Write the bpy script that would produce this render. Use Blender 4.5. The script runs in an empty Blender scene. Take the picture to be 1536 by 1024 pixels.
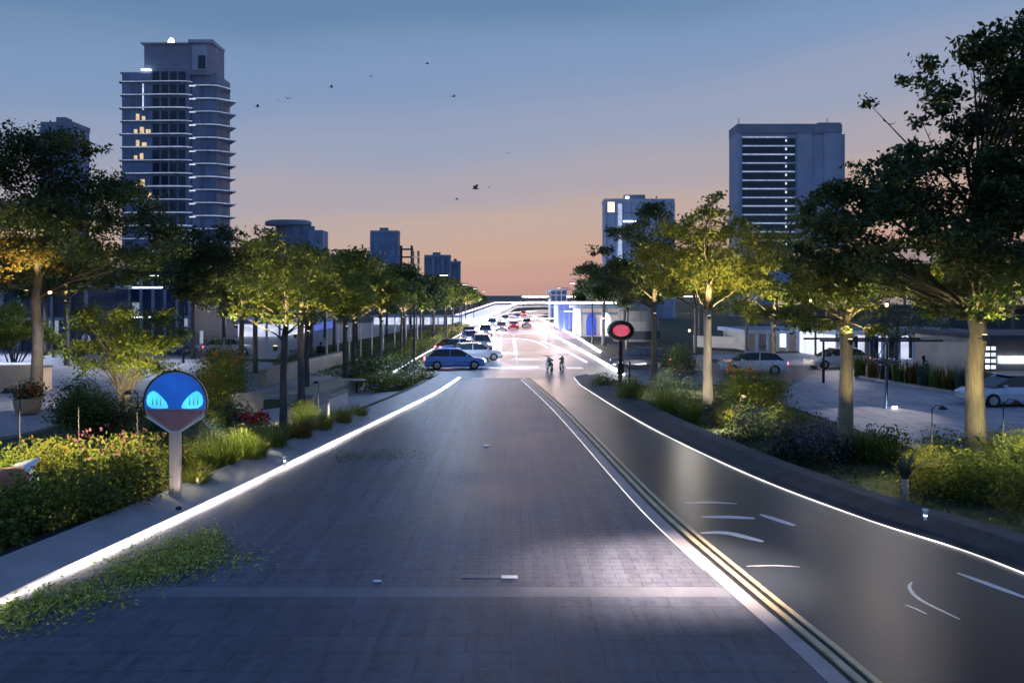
import bpy, math, random
import numpy as np
from mathutils import Vector, Matrix
R = math.radians
rng = np.random.default_rng(7)
random.seed(7)
sc = bpy.context.scene
C = bpy.context.scene.collection
EYE, FOC, HZ, CX = 5.0, 1100.0, 450.0, 768.0     # eye height (m), focal length and horizon row used to survey the site

def G(px, py, z=0.0):
    Y = (EYE - z) * FOC / (py - HZ)
    return ((px - CX) / FOC * Y, Y)
def P(px, py, Y):
    return Vector(((px - CX) / FOC * Y, Y, EYE - (py - HZ) / FOC * Y))
def lin(c):
    c = [x / 255 for x in c]
    return tuple(x / 12.92 if x <= .04045 else ((x + .055) / 1.055) ** 2.4 for x in c)

# ------------------------------------------------------------------ materials
def new_mat(name):
    m = bpy.data.materials.new(name); m.use_nodes = True
    nt = m.node_tree
    for n in list(nt.nodes):
        nt.nodes.remove(n)
    out = nt.nodes.new('ShaderNodeOutputMaterial')
    return m, nt, out
def N(nt, t, **kw):
    n = nt.nodes.new('ShaderNode' + t)
    for k, v in kw.items():
        if k in n.inputs: n.inputs[k].default_value = v
        else: setattr(n, k, v)
    return n
def c4(c): return (c[0], c[1], c[2], 1.0)

def mat(name, base, rough=.6, metal=0.0, var=.25, vscale=3.0, bump=.0, bscale=40.0, stretch=(1, 1, 1), spec=.5, coat=0.0, rvar=0.0):
    m, nt, out = new_mat(name)
    L = nt.links.new
    b = N(nt, 'BsdfPrincipled'); L(b.outputs[0], out.inputs[0])
    b.inputs['Roughness'].default_value = rough
    b.inputs['Metallic'].default_value = metal
    b.inputs['Specular IOR Level'].default_value = spec
    b.inputs['Coat Weight'].default_value = coat
    tc = N(nt, 'TexCoord'); mp = N(nt, 'Mapping'); mp.inputs['Scale'].default_value = stretch
    L(tc.outputs['Object'], mp.inputs['Vector'])
    n1 = N(nt, 'TexNoise', Scale=vscale, Detail=6.0, Roughness=.6); L(mp.outputs[0], n1.inputs['Vector'])
    cr = N(nt, 'ValToRGB')
    lo = tuple(x * (1 - var) for x in base); hi = tuple(min(1, x * (1 + var)) for x in base)
    cr.color_ramp.elements[0].position = .3; cr.color_ramp.elements[0].color = c4(lo)
    cr.color_ramp.elements[1].position = .7; cr.color_ramp.elements[1].color = c4(hi)
    L(n1.outputs['Fac'], cr.inputs[0]); L(cr.outputs[0], b.inputs['Base Color'])
    if rvar:
        mr = N(nt, 'MapRange'); mr.inputs['From Min'].default_value = .35; mr.inputs['From Max'].default_value = .65
        mr.inputs['To Min'].default_value = rough - rvar; mr.inputs['To Max'].default_value = rough + rvar
        n3 = N(nt, 'TexNoise', Scale=.9, Detail=4.0); L(tc.outputs['Object'], n3.inputs['Vector'])
        L(n3.outputs['Fac'], mr.inputs[0]); L(mr.outputs[0], b.inputs['Roughness'])
    if bump:
        n2 = N(nt, 'TexNoise', Scale=bscale, Detail=4.0); L(mp.outputs[0], n2.inputs['Vector'])
        bp = N(nt, 'Bump', Strength=bump, Distance=.02); L(n2.outputs['Fac'], bp.inputs['Height']); L(bp.outputs[0], b.inputs['Normal'])
    return m

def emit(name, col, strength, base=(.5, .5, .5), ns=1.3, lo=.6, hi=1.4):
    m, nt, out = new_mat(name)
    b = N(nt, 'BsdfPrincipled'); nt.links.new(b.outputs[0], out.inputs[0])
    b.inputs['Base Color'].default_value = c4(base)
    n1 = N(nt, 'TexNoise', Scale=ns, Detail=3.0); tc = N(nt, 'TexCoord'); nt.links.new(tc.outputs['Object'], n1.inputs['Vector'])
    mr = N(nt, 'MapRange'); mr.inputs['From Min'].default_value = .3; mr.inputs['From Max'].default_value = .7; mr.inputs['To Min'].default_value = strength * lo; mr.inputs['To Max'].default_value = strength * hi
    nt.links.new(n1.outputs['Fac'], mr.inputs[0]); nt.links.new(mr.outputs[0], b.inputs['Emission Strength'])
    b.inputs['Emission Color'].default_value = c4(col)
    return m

def brick(name, c1, c2, mortar, bw, bh, ms=.012, rough=.45, bump=.35, rot=0.0, patch=.35):
    m, nt, out = new_mat(name); L = nt.links.new
    b = N(nt, 'BsdfPrincipled'); L(b.outputs[0], out.inputs[0]); b.inputs['Specular IOR Level'].default_value = .3
    tc = N(nt, 'TexCoord'); mp = N(nt, 'Mapping'); mp.inputs['Rotation'].default_value = (0, 0, rot); L(tc.outputs['Object'], mp.inputs['Vector'])
    nw = N(nt, 'TexNoise', Scale=1.2, Detail=2.0); L(tc.outputs['Object'], nw.inputs['Vector'])
    vm = N(nt, 'VectorMath', operation='SCALE'); L(nw.outputs['Color'], vm.inputs[0]); vm.inputs['Scale'].default_value = .035
    va = N(nt, 'VectorMath', operation='ADD'); L(mp.outputs[0], va.inputs[0]); L(vm.outputs[0], va.inputs[1])
    br = N(nt, 'TexBrick'); L(va.outputs[0], br.inputs['Vector'])
    br.inputs['Scale'].default_value = 1.0; br.inputs['Brick Width'].default_value = bw; br.inputs['Row Height'].default_value = bh
    br.inputs['Mortar Size'].default_value = ms; br.inputs['Mortar Smooth'].default_value = .3
    br.inputs['Color1'].default_value = c4(c1); br.inputs['Color2'].default_value = c4(c2); br.inputs['Mortar'].default_value = c4(mortar)
    n1 = N(nt, 'TexNoise', Scale=.45, Detail=7.0, Roughness=.65); L(tc.outputs['Object'], n1.inputs['Vector'])
    cr = N(nt, 'ValToRGB'); cr.color_ramp.elements[0].position = .3; cr.color_ramp.elements[0].color = (1 - patch,) * 3 + (1,)
    cr.color_ramp.elements[1].position = .7; cr.color_ramp.elements[1].color = (1 + patch * .5,) * 3 + (1,)
    L(n1.outputs['Fac'], cr.inputs[0])
    mx = N(nt, 'MixRGB', blend_type='MULTIPLY'); mx.inputs[0].default_value = 1.0
    L(br.outputs['Color'], mx.inputs[1]); L(cr.outputs[0], mx.inputs[2]); L(mx.outputs[0], b.inputs['Base Color'])
    mr = N(nt, 'MapRange'); mr.inputs['From Min'].default_value = .3; mr.inputs['From Max'].default_value = .7
    mr.inputs['To Min'].default_value = rough - .04; mr.inputs['To Max'].default_value = rough + .06
    mp2 = N(nt, 'Mapping'); mp2.inputs['Scale'].default_value = (2.2, .12, 1); L(tc.outputs['Object'], mp2.inputs[0])
    n4 = N(nt, 'TexNoise', Scale=1.6, Detail=8.0, Roughness=.7); L(mp2.outputs[0], n4.inputs['Vector'])
    cr4 = N(nt, 'ValToRGB'); cr4.color_ramp.elements[0].position = .36; cr4.color_ramp.elements[0].color = (.72, .72, .74, 1); cr4.color_ramp.elements[1].position = .6; cr4.color_ramp.elements[1].color = (1.1, 1.1, 1.08, 1); L(n4.outputs['Fac'], cr4.inputs[0])
    mx4 = N(nt, 'MixRGB', blend_type='MULTIPLY'); mx4.inputs[0].default_value = 1.0; L(mx.outputs[0], mx4.inputs[1]); L(cr4.outputs[0], mx4.inputs[2]); L(mx4.outputs[0], b.inputs['Base Color'])
    n5 = N(nt, 'TexNoise', Scale=3.5, Detail=9.0, Roughness=.75); L(tc.outputs['Object'], n5.inputs['Vector'])
    cr5 = N(nt, 'ValToRGB'); cr5.color_ramp.elements[0].position = .34; cr5.color_ramp.elements[0].color = (.55, .55, .56, 1); cr5.color_ramp.elements[1].position = .48; cr5.color_ramp.elements[1].color = (1, 1, 1, 1); L(n5.outputs['Fac'], cr5.inputs[0])
    mx5 = N(nt, 'MixRGB', blend_type='MULTIPLY'); mx5.inputs[0].default_value = 1.0; L(mx4.outputs[0], mx5.inputs[1]); L(cr5.outputs[0], mx5.inputs[2]); L(mx5.outputs[0], b.inputs['Base Color'])
    L(n1.outputs['Fac'], mr.inputs[0]); L(mr.outputs[0], b.inputs['Roughness'])
    n2 = N(nt, 'TexNoise', Scale=60.0, Detail=4.0); L(tc.outputs['Object'], n2.inputs['Vector'])
    ma = N(nt, 'Math', operation='MULTIPLY_ADD'); L(n2.outputs['Fac'], ma.inputs[0]); ma.inputs[1].default_value = .25
    inv = N(nt, 'Math', operation='SUBTRACT'); inv.inputs[0].default_value = 1.0; L(br.outputs['Fac'], inv.inputs[1]); L(inv.outputs[0], ma.inputs[2])
    bp = N(nt, 'Bump', Strength=bump, Distance=.012); L(ma.outputs[0], bp.inputs['Height']); L(bp.outputs[0], b.inputs['Normal'])
    return m

def asphalt(name, base, rough=.33, bump=.5, coat=0.0):
    m, nt, out = new_mat(name); L = nt.links.new
    b = N(nt, 'BsdfPrincipled'); L(b.outputs[0], out.inputs[0])
    b.inputs['Specular IOR Level'].default_value = .4; b.inputs['Coat Weight'].default_value = coat; b.inputs['Coat Roughness'].default_value = .22
    tc = N(nt, 'TexCoord')
    n1 = N(nt, 'TexNoise', Scale=.35, Detail=8.0, Roughness=.6); L(tc.outputs['Object'], n1.inputs['Vector'])
    cr = N(nt, 'ValToRGB'); cr.color_ramp.elements[0].position = .3; cr.color_ramp.elements[0].color = c4(tuple(x * .7 for x in base))
    cr.color_ramp.elements[1].position = .72; cr.color_ramp.elements[1].color = c4(tuple(x * 1.35 for x in base)); L(n1.outputs['Fac'], cr.inputs[0])
    v = N(nt, 'TexVoronoi', Scale=55.0); L(tc.outputs['Object'], v.inputs['Vector'])
    cr2 = N(nt, 'ValToRGB'); cr2.color_ramp.elements[0].color = (1.3, 1.3, 1.3, 1); cr2.color_ramp.elements[1].color = (.75, .75, .75, 1); L(v.outputs['Distance'], cr2.inputs[0])
    mx = N(nt, 'MixRGB', blend_type='MULTIPLY'); mx.inputs[0].default_value = .8; L(cr.outputs[0], mx.inputs[1]); L(cr2.outputs[0], mx.inputs[2]); L(mx.outputs[0], b.inputs['Base Color'])
    mr = N(nt, 'MapRange'); mr.inputs['From Min'].default_value = .3; mr.inputs['From Max'].default_value = .7
    mr.inputs['To Min'].default_value = rough - .025; mr.inputs['To Max'].default_value = rough + .05
    L(n1.outputs['Fac'], mr.inputs[0]); L(mr.outputs[0], b.inputs['Roughness'])
    n2 = N(nt, 'TexNoise', Scale=14.0, Detail=5.0); L(tc.outputs['Object'], n2.inputs['Vector'])
    ad = N(nt, 'Math', operation='ADD'); L(v.outputs['Distance'], ad.inputs[0]); L(n2.outputs['Fac'], ad.inputs[1])
    bp = N(nt, 'Bump', Strength=bump, Distance=.0022); L(ad.outputs[0], bp.inputs['Height']); L(bp.outputs[0], b.inputs['Normal'])
    return m

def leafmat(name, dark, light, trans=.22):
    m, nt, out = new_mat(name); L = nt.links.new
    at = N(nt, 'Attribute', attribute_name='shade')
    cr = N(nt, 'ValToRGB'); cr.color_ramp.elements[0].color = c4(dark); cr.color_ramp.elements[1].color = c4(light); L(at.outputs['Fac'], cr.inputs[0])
    oi = N(nt, 'ObjectInfo'); hs = N(nt, 'HueSaturation')
    mr = N(nt, 'MapRange'); mr.inputs['To Min'].default_value = .485; mr.inputs['To Max'].default_value = .515; L(oi.outputs['Random'], mr.inputs[0]); L(mr.outputs[0], hs.inputs['Hue'])
    L(cr.outputs[0], hs.inputs['Color'])
    b = N(nt, 'BsdfPrincipled'); b.inputs['Roughness'].default_value = .5; b.inputs['Specular IOR Level'].default_value = .3; L(hs.outputs[0], b.inputs['Base Color'])
    t = N(nt, 'BsdfTranslucent'); L(hs.outputs[0], t.inputs[0])
    mx = N(nt, 'MixShader'); mx.inputs[0].default_value = trans; L(b.outputs[0], mx.inputs[1]); L(t.outputs[0], mx.inputs[2]); L(mx.outputs[0], out.inputs[0])
    return m

def facade(name, wall, glass, bw, bh, lit=.06, litcol=(1, .75, .4), lits=1.6, rough=.3):
    """curtain wall: mullion grid (real bump), dark glass cells, a few lit rooms"""
    m, nt, out = new_mat(name); L = nt.links.new
    b = N(nt, 'BsdfPrincipled'); L(b.outputs[0], out.inputs[0])
    tc = N(nt, 'TexCoord'); sx = N(nt, 'SeparateXYZ'); L(tc.outputs['Object'], sx.inputs[0])
    ad = N(nt, 'Math', operation='ADD'); L(sx.outputs['X'], ad.inputs[0]); L(sx.outputs['Y'], ad.inputs[1])
    cx = N(nt, 'CombineXYZ'); L(ad.outputs[0], cx.inputs[0]); L(sx.outputs['Z'], cx.inputs[1])
    br = N(nt, 'TexBrick', offset=0.0); L(cx.outputs[0], br.inputs['Vector']); br.inputs['Scale'].default_value = 1
    br.inputs['Brick Width'].default_value = bw; br.inputs['Row Height'].default_value = bh; br.inputs['Mortar Size'].default_value = min(bw, bh) * .07
    br.inputs['Color1'].default_value = c4(glass); br.inputs['Color2'].default_value = c4(tuple(x * 1.7 for x in glass)); br.inputs['Mortar'].default_value = c4(wall)
    n1 = N(nt, 'TexNoise', Scale=.12, Detail=3.0); L(tc.outputs['Object'], n1.inputs['Vector'])
    mm = N(nt, 'MixRGB', blend_type='MULTIPLY'); mm.inputs[0].default_value = .6; L(br.outputs['Color'], mm.inputs[1]); L(n1.outputs['Fac'], mm.inputs[2]); L(mm.outputs[0], b.inputs['Base Color'])
    b.inputs['Roughness'].default_value = rough
    sn = N(nt, 'VectorMath', operation='SNAP'); L(cx.outputs[0], sn.inputs[0]); sn.inputs[1].default_value = (bw, bh, 1)
    wn = N(nt, 'TexWhiteNoise', noise_dimensions='2D'); L(sn.outputs[0], wn.inputs['Vector'])
    gt = N(nt, 'Math', operation='GREATER_THAN'); L(wn.outputs['Value'], gt.inputs[0]); gt.inputs[1].default_value = 1 - lit
    inv = N(nt, 'Math', operation='SUBTRACT'); inv.inputs[0].default_value = 1.0; L(br.outputs['Fac'], inv.inputs[1])
    mu = N(nt, 'Math', operation='MULTIPLY'); L(gt.outputs[0], mu.inputs[0]); L(inv.outputs[0], mu.inputs[1])
    mu2 = N(nt, 'Math', operation='MULTIPLY'); L(mu.outputs[0], mu2.inputs[0]); mu2.inputs[1].default_value = lits
    L(mu2.outputs[0], b.inputs['Emission Strength']); b.inputs['Emission Color'].default_value = c4(litcol)
    bp = N(nt, 'Bump', Strength=.5, Distance=.1); L(br.outputs['Fac'], bp.inputs['Height']); L(bp.outputs[0], b.inputs['Normal'])
    return m

M = {}
M['soil'] = mat('soil', (.028, .026, .022), .9, var=.5, vscale=2, bump=.6, bscale=25)
M['grass_ground'] = mat('turf', (.03, .045, .02), .9, var=.5, vscale=1.2, bump=.8, bscale=30)
M['pave'] = brick('road_paving', (.095, .11, .168), (.108, .124, .182), (.055, .062, .088), .42, .2, .012, .5, .5)
M['slab'] = brick('slab_paving', (.07, .085, .135), (.085, .10, .15), (.045, .05, .07), 1.3, .52, .012, .5, .4)
M['band'] = mat('paving_band', (.105, .12, .165), .5, var=.2, vscale=2, bump=.15)
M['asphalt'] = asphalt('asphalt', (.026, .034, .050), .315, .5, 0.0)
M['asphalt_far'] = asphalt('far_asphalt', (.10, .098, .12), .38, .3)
M['lane'] = mat('smooth_lane', (.065, .072, .10), .4, var=.2, vscale=.6, bump=.25, bscale=60, rvar=.08)
M['kerb'] = mat('kerb_concrete', (.25, .25, .29), .55, var=.18, vscale=1.5, bump=.2, bscale=50)
M['darkkerb'] = mat('dark_kerb_stone', (.035, .042, .06), .8, var=.3, vscale=2, bump=.25, spec=.2)
M['conc'] = mat('plaza_concrete', (.36, .35, .42), .6, var=.2, vscale=.6, bump=.2)
M['concpave'] = brick('plaza_paving', (.34, .32, .39), (.39, .37, .43), (.17, .17, .2), 1.6, .8, .015, .55, .2)
M['channel'] = mat('drain_channel', (.02, .022, .025), .35, var=.3)
M['paint'] = mat('white_paint', (.7, .72, .78), .45, var=.15, vscale=8)
M['led'] = emit('white_led', (1, .87, .8), 25, ns=.45, lo=.2, hi=1.8)
M['led_r'] = emit('right_led', (1, .94, .9), 1.7, ns=.5, lo=.5, hi=1.5)
M['led_thin'] = emit('thin_led', (1, .93, .85), 1.2)
M['led_trail'] = emit('trail_led', (.95, .95, 1), 60)  # glow of the strips shaped like car light trails
M['edge'] = emit('balcony_edge', (.66, .78, 1), .34, (.3, .35, .5))
M['edge2'] = emit('floor_edge', (.66, .78, 1), .5, (.3, .35, .5))
M['led_dim'] = emit('cool_led', (.82, .9, 1), 5)
M['led_vio'] = emit('violet_led', (.72, .6, 1), 2.6)
M['led_pink'] = emit('pink_led', (1, .5, .55), 2.0)
M['led_warm'] = emit('warm_led', (1, .72, .4), 3)
M['bark'] = mat('bark', (.085, .078, .085), .85, var=.45, vscale=6, bump=1.0, bscale=9, stretch=(5, 5, .6))
M['bark_dark'] = mat('dark_bark', (.045, .036, .028), .9, var=.3, vscale=5, bump=.6)
M['bark_grey'] = mat('grey_bark', (.26, .25, .3), .8, var=.25, vscale=5, bump=.8, bscale=8, stretch=(6, 6, .5))
M['bark_pale'] = mat('pale_bark', (.30, .25, .18), .8, var=.4, vscale=5, bump=1.0, bscale=8, stretch=(6, 6, .5))
M['leaf'] = leafmat('leaf_green', (.03, .06, .014), (.20, .24, .03))
M['leaf_dark'] = leafmat('leaf_dark', (.016, .034, .018), (.08, .12, .035), .3)
M['leaf_yel'] = leafmat('leaf_yellow_green', (.09, .13, .022), (.36, .35, .06))
M['leaf_weed'] = leafmat('leaf_weed', (.16, .20, .03), (.62, .62, .14))
M['leaf_autumn'] = leafmat('leaf_gold', (.07, .05, .01), (.24, .15, .03))
M['leaf_blue'] = leafmat('leaf_blue_green', (.03, .06, .05), (.11, .16, .11))
M['leaf_grey'] = leafmat('leaf_lavender', (.05, .05, .07), (.16, .15, .2))
M['fl_red'] = leafmat('petal_red', (.25, .01, .02), (.6, .03, .06))
M['fl_pink'] = leafmat('petal_pink', (.45, .12, .16), (.7, .3, .3))
M['fl_orange'] = leafmat('petal_orange', (.4, .12, .02), (.7, .3, .05))
M['metal'] = mat('beige_metal', (.6, .5, .44), .45, .1, var=.1)
M['darkmetal'] = mat('dark_metal', (.03, .033, .04), .4, .6, var=.2)
M['bluemetal'] = mat('blue_metal', (.03, .06, .12), .4, .5, var=.2)
M['white'] = mat('white_enamel', (.7, .72, .78), .4, var=.06)
M['tan'] = mat('tan_fabric', (.42, .2, .13), .8, var=.2, bump=.2)
M['terra'] = mat('sand_pot', (.4, .28, .18), .75, var=.2, bump=.2)
M['sign_blue'] = emit('sign_blue', (.01, .10, .52), .6, (.02, .10, .4))
M['sign_blue'].node_tree.nodes['Principled BSDF'].inputs['Roughness'].default_value = .3
M['sign_cyan'] = emit('sign_cyan', (.06, .62, .95), 1.15, (.1, .5, .7))
M['sign_maroon'] = mat('sign_maroon', (.42, .22, .25), .3, .3, var=.15)
M['sign_pink'] = emit('sign_pink', (.85, .12, .24), .55, (.5, .08, .1))
M['glass'] = mat('dark_glass', (.02, .03, .05), .08, var=.2)
M['tyre'] = mat('tyre', (.012, .012, .013), .8)
M['rim'] = mat('rim', (.4, .4, .42), .3, .8)
M['bwall'] = mat('tower_panel', (.19, .235, .33), .8, var=.15, vscale=.2, spec=.2)  # tower colours lightened, distance haze put into the base tones
M['bwall_lt'] = mat('light_tower_panel', (.27, .34, .48), .8, var=.12, vscale=.2, spec=.2)
M['fac1'] = facade('tower_glass', (.25, .32, .47), (.13, .19, .32), 1.4, 2.9, .0, rough=.6)
M['fac2'] = facade('distant_facade', (.26, .32, .45), (.15, .2, .31), 1.5, 3.0, .02, rough=.7)
M['fac3'] = facade('distant_blue_facade', (.2, .28, .45), (.17, .25, .42), 2.2, 3.2, .015, rough=.7)
M['fac_low'] = facade('low_block_glass', (.08, .10, .16), (.025, .05, .14), 1.1, 1.6, .07, (.6, .75, 1), .4, rough=.35)
M['bluewall'] = emit('blue_lit_wall', (.12, .2, .8), .5, (.08, .12, .4))  # light on the blue walls put into the material as emission
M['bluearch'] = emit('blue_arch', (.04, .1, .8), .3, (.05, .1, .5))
M['creamlit'] = emit('cream_lit_wall', (1, .72, .6), .26, (.5, .42, .36))  # lit look of the cream walls is their own glow
M['whitelit'] = emit('white_lit_wall', (.75, .8, 1), .85, (.5, .5, .55))  # white walls and ramp deck glow themselves instead of being lit
M['tower_lamp'] = emit('tower_lamp', (.75, .85, 1), .9)
M['window_lit'] = emit('lit_window', (.85, .92, 1), 1.3)
M['window_warm'] = emit('warm_window', (1, .66, .22), .75)
M['stone'] = mat('pale_stone', (.33, .31, .3), .6, var=.15, vscale=.8)
M['stone_dark'] = mat('dark_stone', (.075, .08, .10), .85, var=.25, vscale=1.2, spec=.2)
M['skin'] = mat('skin', (.35, .2, .14), .6, var=.05)
M['cloth_dark'] = mat('dark_clothes', (.02, .02, .028), .85)
M['cloth_red'] = mat('red_shirt', (.25, .04, .03), .85)
M['hair'] = mat('dark_hair', (.012, .01, .01), .7)
M['bird'] = mat('bird_black', (.012, .012, .015), .8)

# ------------------------------------------------------------------ mesh building
def tag(o, label=None, cat=None, group=None, kind=None):
    if label: o['label'] = label
    if cat: o['category'] = cat
    if group: o['group'] = group
    if kind: o['kind'] = kind
    return o
def empty(name, loc, rz=0.0, label=None, cat=None, group=None):
    o = bpy.data.objects.new(name, None); C.objects.link(o)
    o.empty_display_size = .3
    o.location = loc if len(loc) == 3 else (loc[0], loc[1], 0); o.rotation_euler = (0, 0, rz)
    return tag(o, label, cat, group)

class MB:
    def __init__(s): s.v = []; s.f = []
    def add(s, vs, fs):
        o = len(s.v); s.v += [tuple(v) for v in vs]; s.f += [tuple(i + o for i in f) for f in fs]; return s
    def box(s, x0, x1, y0, y1, z0, z1, bev=0.0):
        if bev <= 0:
            vs = [(x, y, z) for z in (z0, z1) for x, y in ((x0, y0), (x1, y0), (x1, y1), (x0, y1))]
            return s.add(vs, [(3, 2, 1, 0), (4, 5, 6, 7), (0, 1, 5, 4), (1, 2, 6, 5), (2, 3, 7, 6), (3, 0, 4, 7)])
        b = bev
        def ring(e, z): return [(x0 + e, y0 + 0 * e, z), (x1 - e, y0, z), (x1, y0 + e, z), (x1, y1 - e, z), (x1 - e, y1, z), (x0 + e, y1, z), (x0, y1 - e, z), (x0, y0 + e, z)]
        def inset(r, d): 
            cx, cy = (x0 + x1) / 2, (y0 + y1) / 2
            return [(x + (d if x < cx else -d), y + (d if y < cy else -d), z) for x, y, z in r]
        rs = [inset(ring(b, z0), b), ring(b, z0 + b), ring(b, z1 - b), inset(ring(b, z1), b)]
        return s.loft(rs)
    def loft(s, rings, cap=True):
        n = len(rings[0]); vs = [p for r in rings for p in r]; fs = []
        for k in range(len(rings) - 1):
            for i in range(n):
                j = (i + 1) % n; a = k * n
                fs.append((a + i, a + j, a + n + j, a + n + i))
        if cap:
            fs.append(tuple(reversed(range(n)))); fs.append(tuple(range((len(rings) - 1) * n, len(rings) * n)))
        return s.add(vs, fs)
    def prism(s, poly, z0, z1):
        return s.loft([[(x, y, z0) for x, y in poly], [(x, y, z1) for x, y in poly]])
    def tube(s, pts, rad, n=8, cap=True):
        pts = [Vector(p) for p in pts]; rings = []
        up = Vector((0.13, .07, 1)) if abs((pts[-1] - pts[0]).normalized().z) < .8 else Vector((1, .1, 0))
        for i, p in enumerate(pts):
            d = (pts[min(i + 1, len(pts) - 1)] - pts[max(i - 1, 0)]).normalized()
            a = d.cross(up).normalized(); b = a.cross(d).normalized(); r = rad[i] if hasattr(rad, '__len__') else rad
            rings.append([tuple(p + (a * math.cos(t) + b * math.sin(t)) * r) for t in [2 * math.pi * k / n for k in range(n)]])
        return s.loft(rings, cap)
    def lathe(s, prof, cx=0, cy=0, n=20):
        return s.loft([[(cx + r * math.cos(2 * math.pi * k / n), cy + r * math.sin(2 * math.pi * k / n), z) for k in range(n)] for r, z in prof])
    def ellipsoid(s, c, r, n=12, m=8):
        rings = []
        for j in range(1, m):
            t = math.pi * j / m - math.pi / 2
            rings.append([(c[0] + r[0] * math.cos(t) * math.cos(2 * math.pi * k / n), c[1] + r[1] * math.cos(t) * math.sin(2 * math.pi * k / n), c[2] + r[2] * math.sin(t)) for k in range(n)])
        return s.loft(rings)
    def facedisc(s, poly, y0, y1):          # polygon in x,z thickened along y
        return s.loft([[(x, y1, z) for x, z in poly], [(x, y0, z) for x, z in poly]])
    def build(s, name, m, parent=None, smooth=False, **kw):
        me = bpy.data.meshes.new(name); me.from_pydata(s.v, [], s.f); me.update()
        me.materials.append(M[m] if isinstance(m, str) else m)
        if smooth:
            me.polygons.foreach_set('use_smooth', [True] * len(me.polygons))
        o = bpy.data.objects.new(name, me); C.objects.link(o); o.parent = parent
        return tag(o, **kw)

def spline(pts, step=.6):
    """Catmull-Rom through 2-D points"""
    pts = [Vector(p) for p in pts]; out = []
    q = [pts[0] * 2 - pts[1]] + pts + [pts[-1] * 2 - pts[-2]]
    for i in range(1, len(q) - 2):
        n = max(2, int((q[i + 1] - q[i]).length / step))
        for k in range(n):
            t = k / n
            out.append(.5 * ((2 * q[i]) + (q[i + 1] - q[i - 1]) * t + (2 * q[i - 1] - 5 * q[i] + 4 * q[i + 1] - q[i + 2]) * t * t + (3 * q[i] - q[i - 1] - 3 * q[i + 1] + q[i + 2]) * t ** 3))
    return out + [pts[-1]]
def normals(cl):
    out = []
    for i in range(len(cl)):
        d = (cl[min(i + 1, len(cl) - 1)] - cl[max(i - 1, 0)]).normalized(); out.append(Vector((d.y, -d.x)))   # right of travel direction
    return out
def sweep(mb, cl, prof):
    """prof: list of (offset to the right, z), closed section"""
    ns = normals(cl)
    mb.loft([[(p.x + n.x * o, p.y + n.y * o, z) for o, z in prof] for p, n in zip(cl, ns)])
    return mb
def off(cl, d):
    return [p + n * d for p, n in zip(cl, normals(cl))]
def sheet(name, poly, z, m, **kw):
    mb = MB(); mb.add([(x, y, z) for x, y in poly], [tuple(range(len(poly)))])
    return mb.build(name, m, kind='structure')
def ribbon(name, a, b, z, m):
    n = min(len(a), len(b)); mb = MB()
    mb.add([(p[0], p[1], z) for p in a[:n]] + [(p[0], p[1], z) for p in b[:n]], [(i, n + i, n + i + 1, i + 1) for i in range(n - 1)])
    return mb.build(name, m, kind='structure')
def resample(cl, ys):
    xs = np.array([p[0] for p in cl]); yy = np.array([p[1] for p in cl]); o = np.argsort(yy)
    return [Vector((float(np.interp(y, yy[o], xs[o])), float(y))) for y in ys]

# ------------------------------------------------------------------ foliage
def leaf_mesh(name, centres, size, mats, shade=None, tilt=.9, aspect=.5, matidx=None, smin=.6):
    """many small folded leaves; centres (n,3)"""
    n = len(centres); c = np.asarray(centres, dtype=np.float64)
    d = rng.normal(size=(n, 3)); d[:, 2] *= tilt; d /= np.linalg.norm(d, axis=1)[:, None] + 1e-9
    u = rng.normal(size=(n, 3)); u[:, 2] = np.abs(u[:, 2]) + .5
    s = np.cross(d, u); s /= np.linalg.norm(s, axis=1)[:, None] + 1e-9
    L = (size * rng.uniform(smin, 1.3, n))[:, None]
    v = np.stack([c - d * L * .5, c + s * L * aspect * .5 + d * L * .02, c + d * L * .5, c - s * L * aspect * .5 + d * L * .02], axis=1).reshape(-1, 3)
    me = bpy.data.meshes.new(name)
    me.vertices.add(4 * n); me.vertices.foreach_set('co', v.ravel().astype(np.float32))
    me.loops.add(4 * n); me.loops.foreach_set('vertex_index', np.arange(4 * n, dtype=np.int32))
    me.polygons.add(n); me.polygons.foreach_set('loop_start', np.arange(0, 4 * n, 4, dtype=np.int32)); me.polygons.foreach_set('loop_total', np.full(n, 4, dtype=np.int32))
    if matidx is not None: me.polygons.foreach_set('material_index', np.asarray(matidx, dtype=np.int32))
    me.update(calc_edges=True)
    if shade is None: shade = rng.uniform(0, 1, n)
    at = me.attributes.new('shade', 'FLOAT', 'POINT'); at.data.foreach_set('value', np.repeat(np.clip(shade, 0, 1), 4).astype(np.float32))
    for m in mats: me.materials.append(M[m])
    return me
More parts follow.
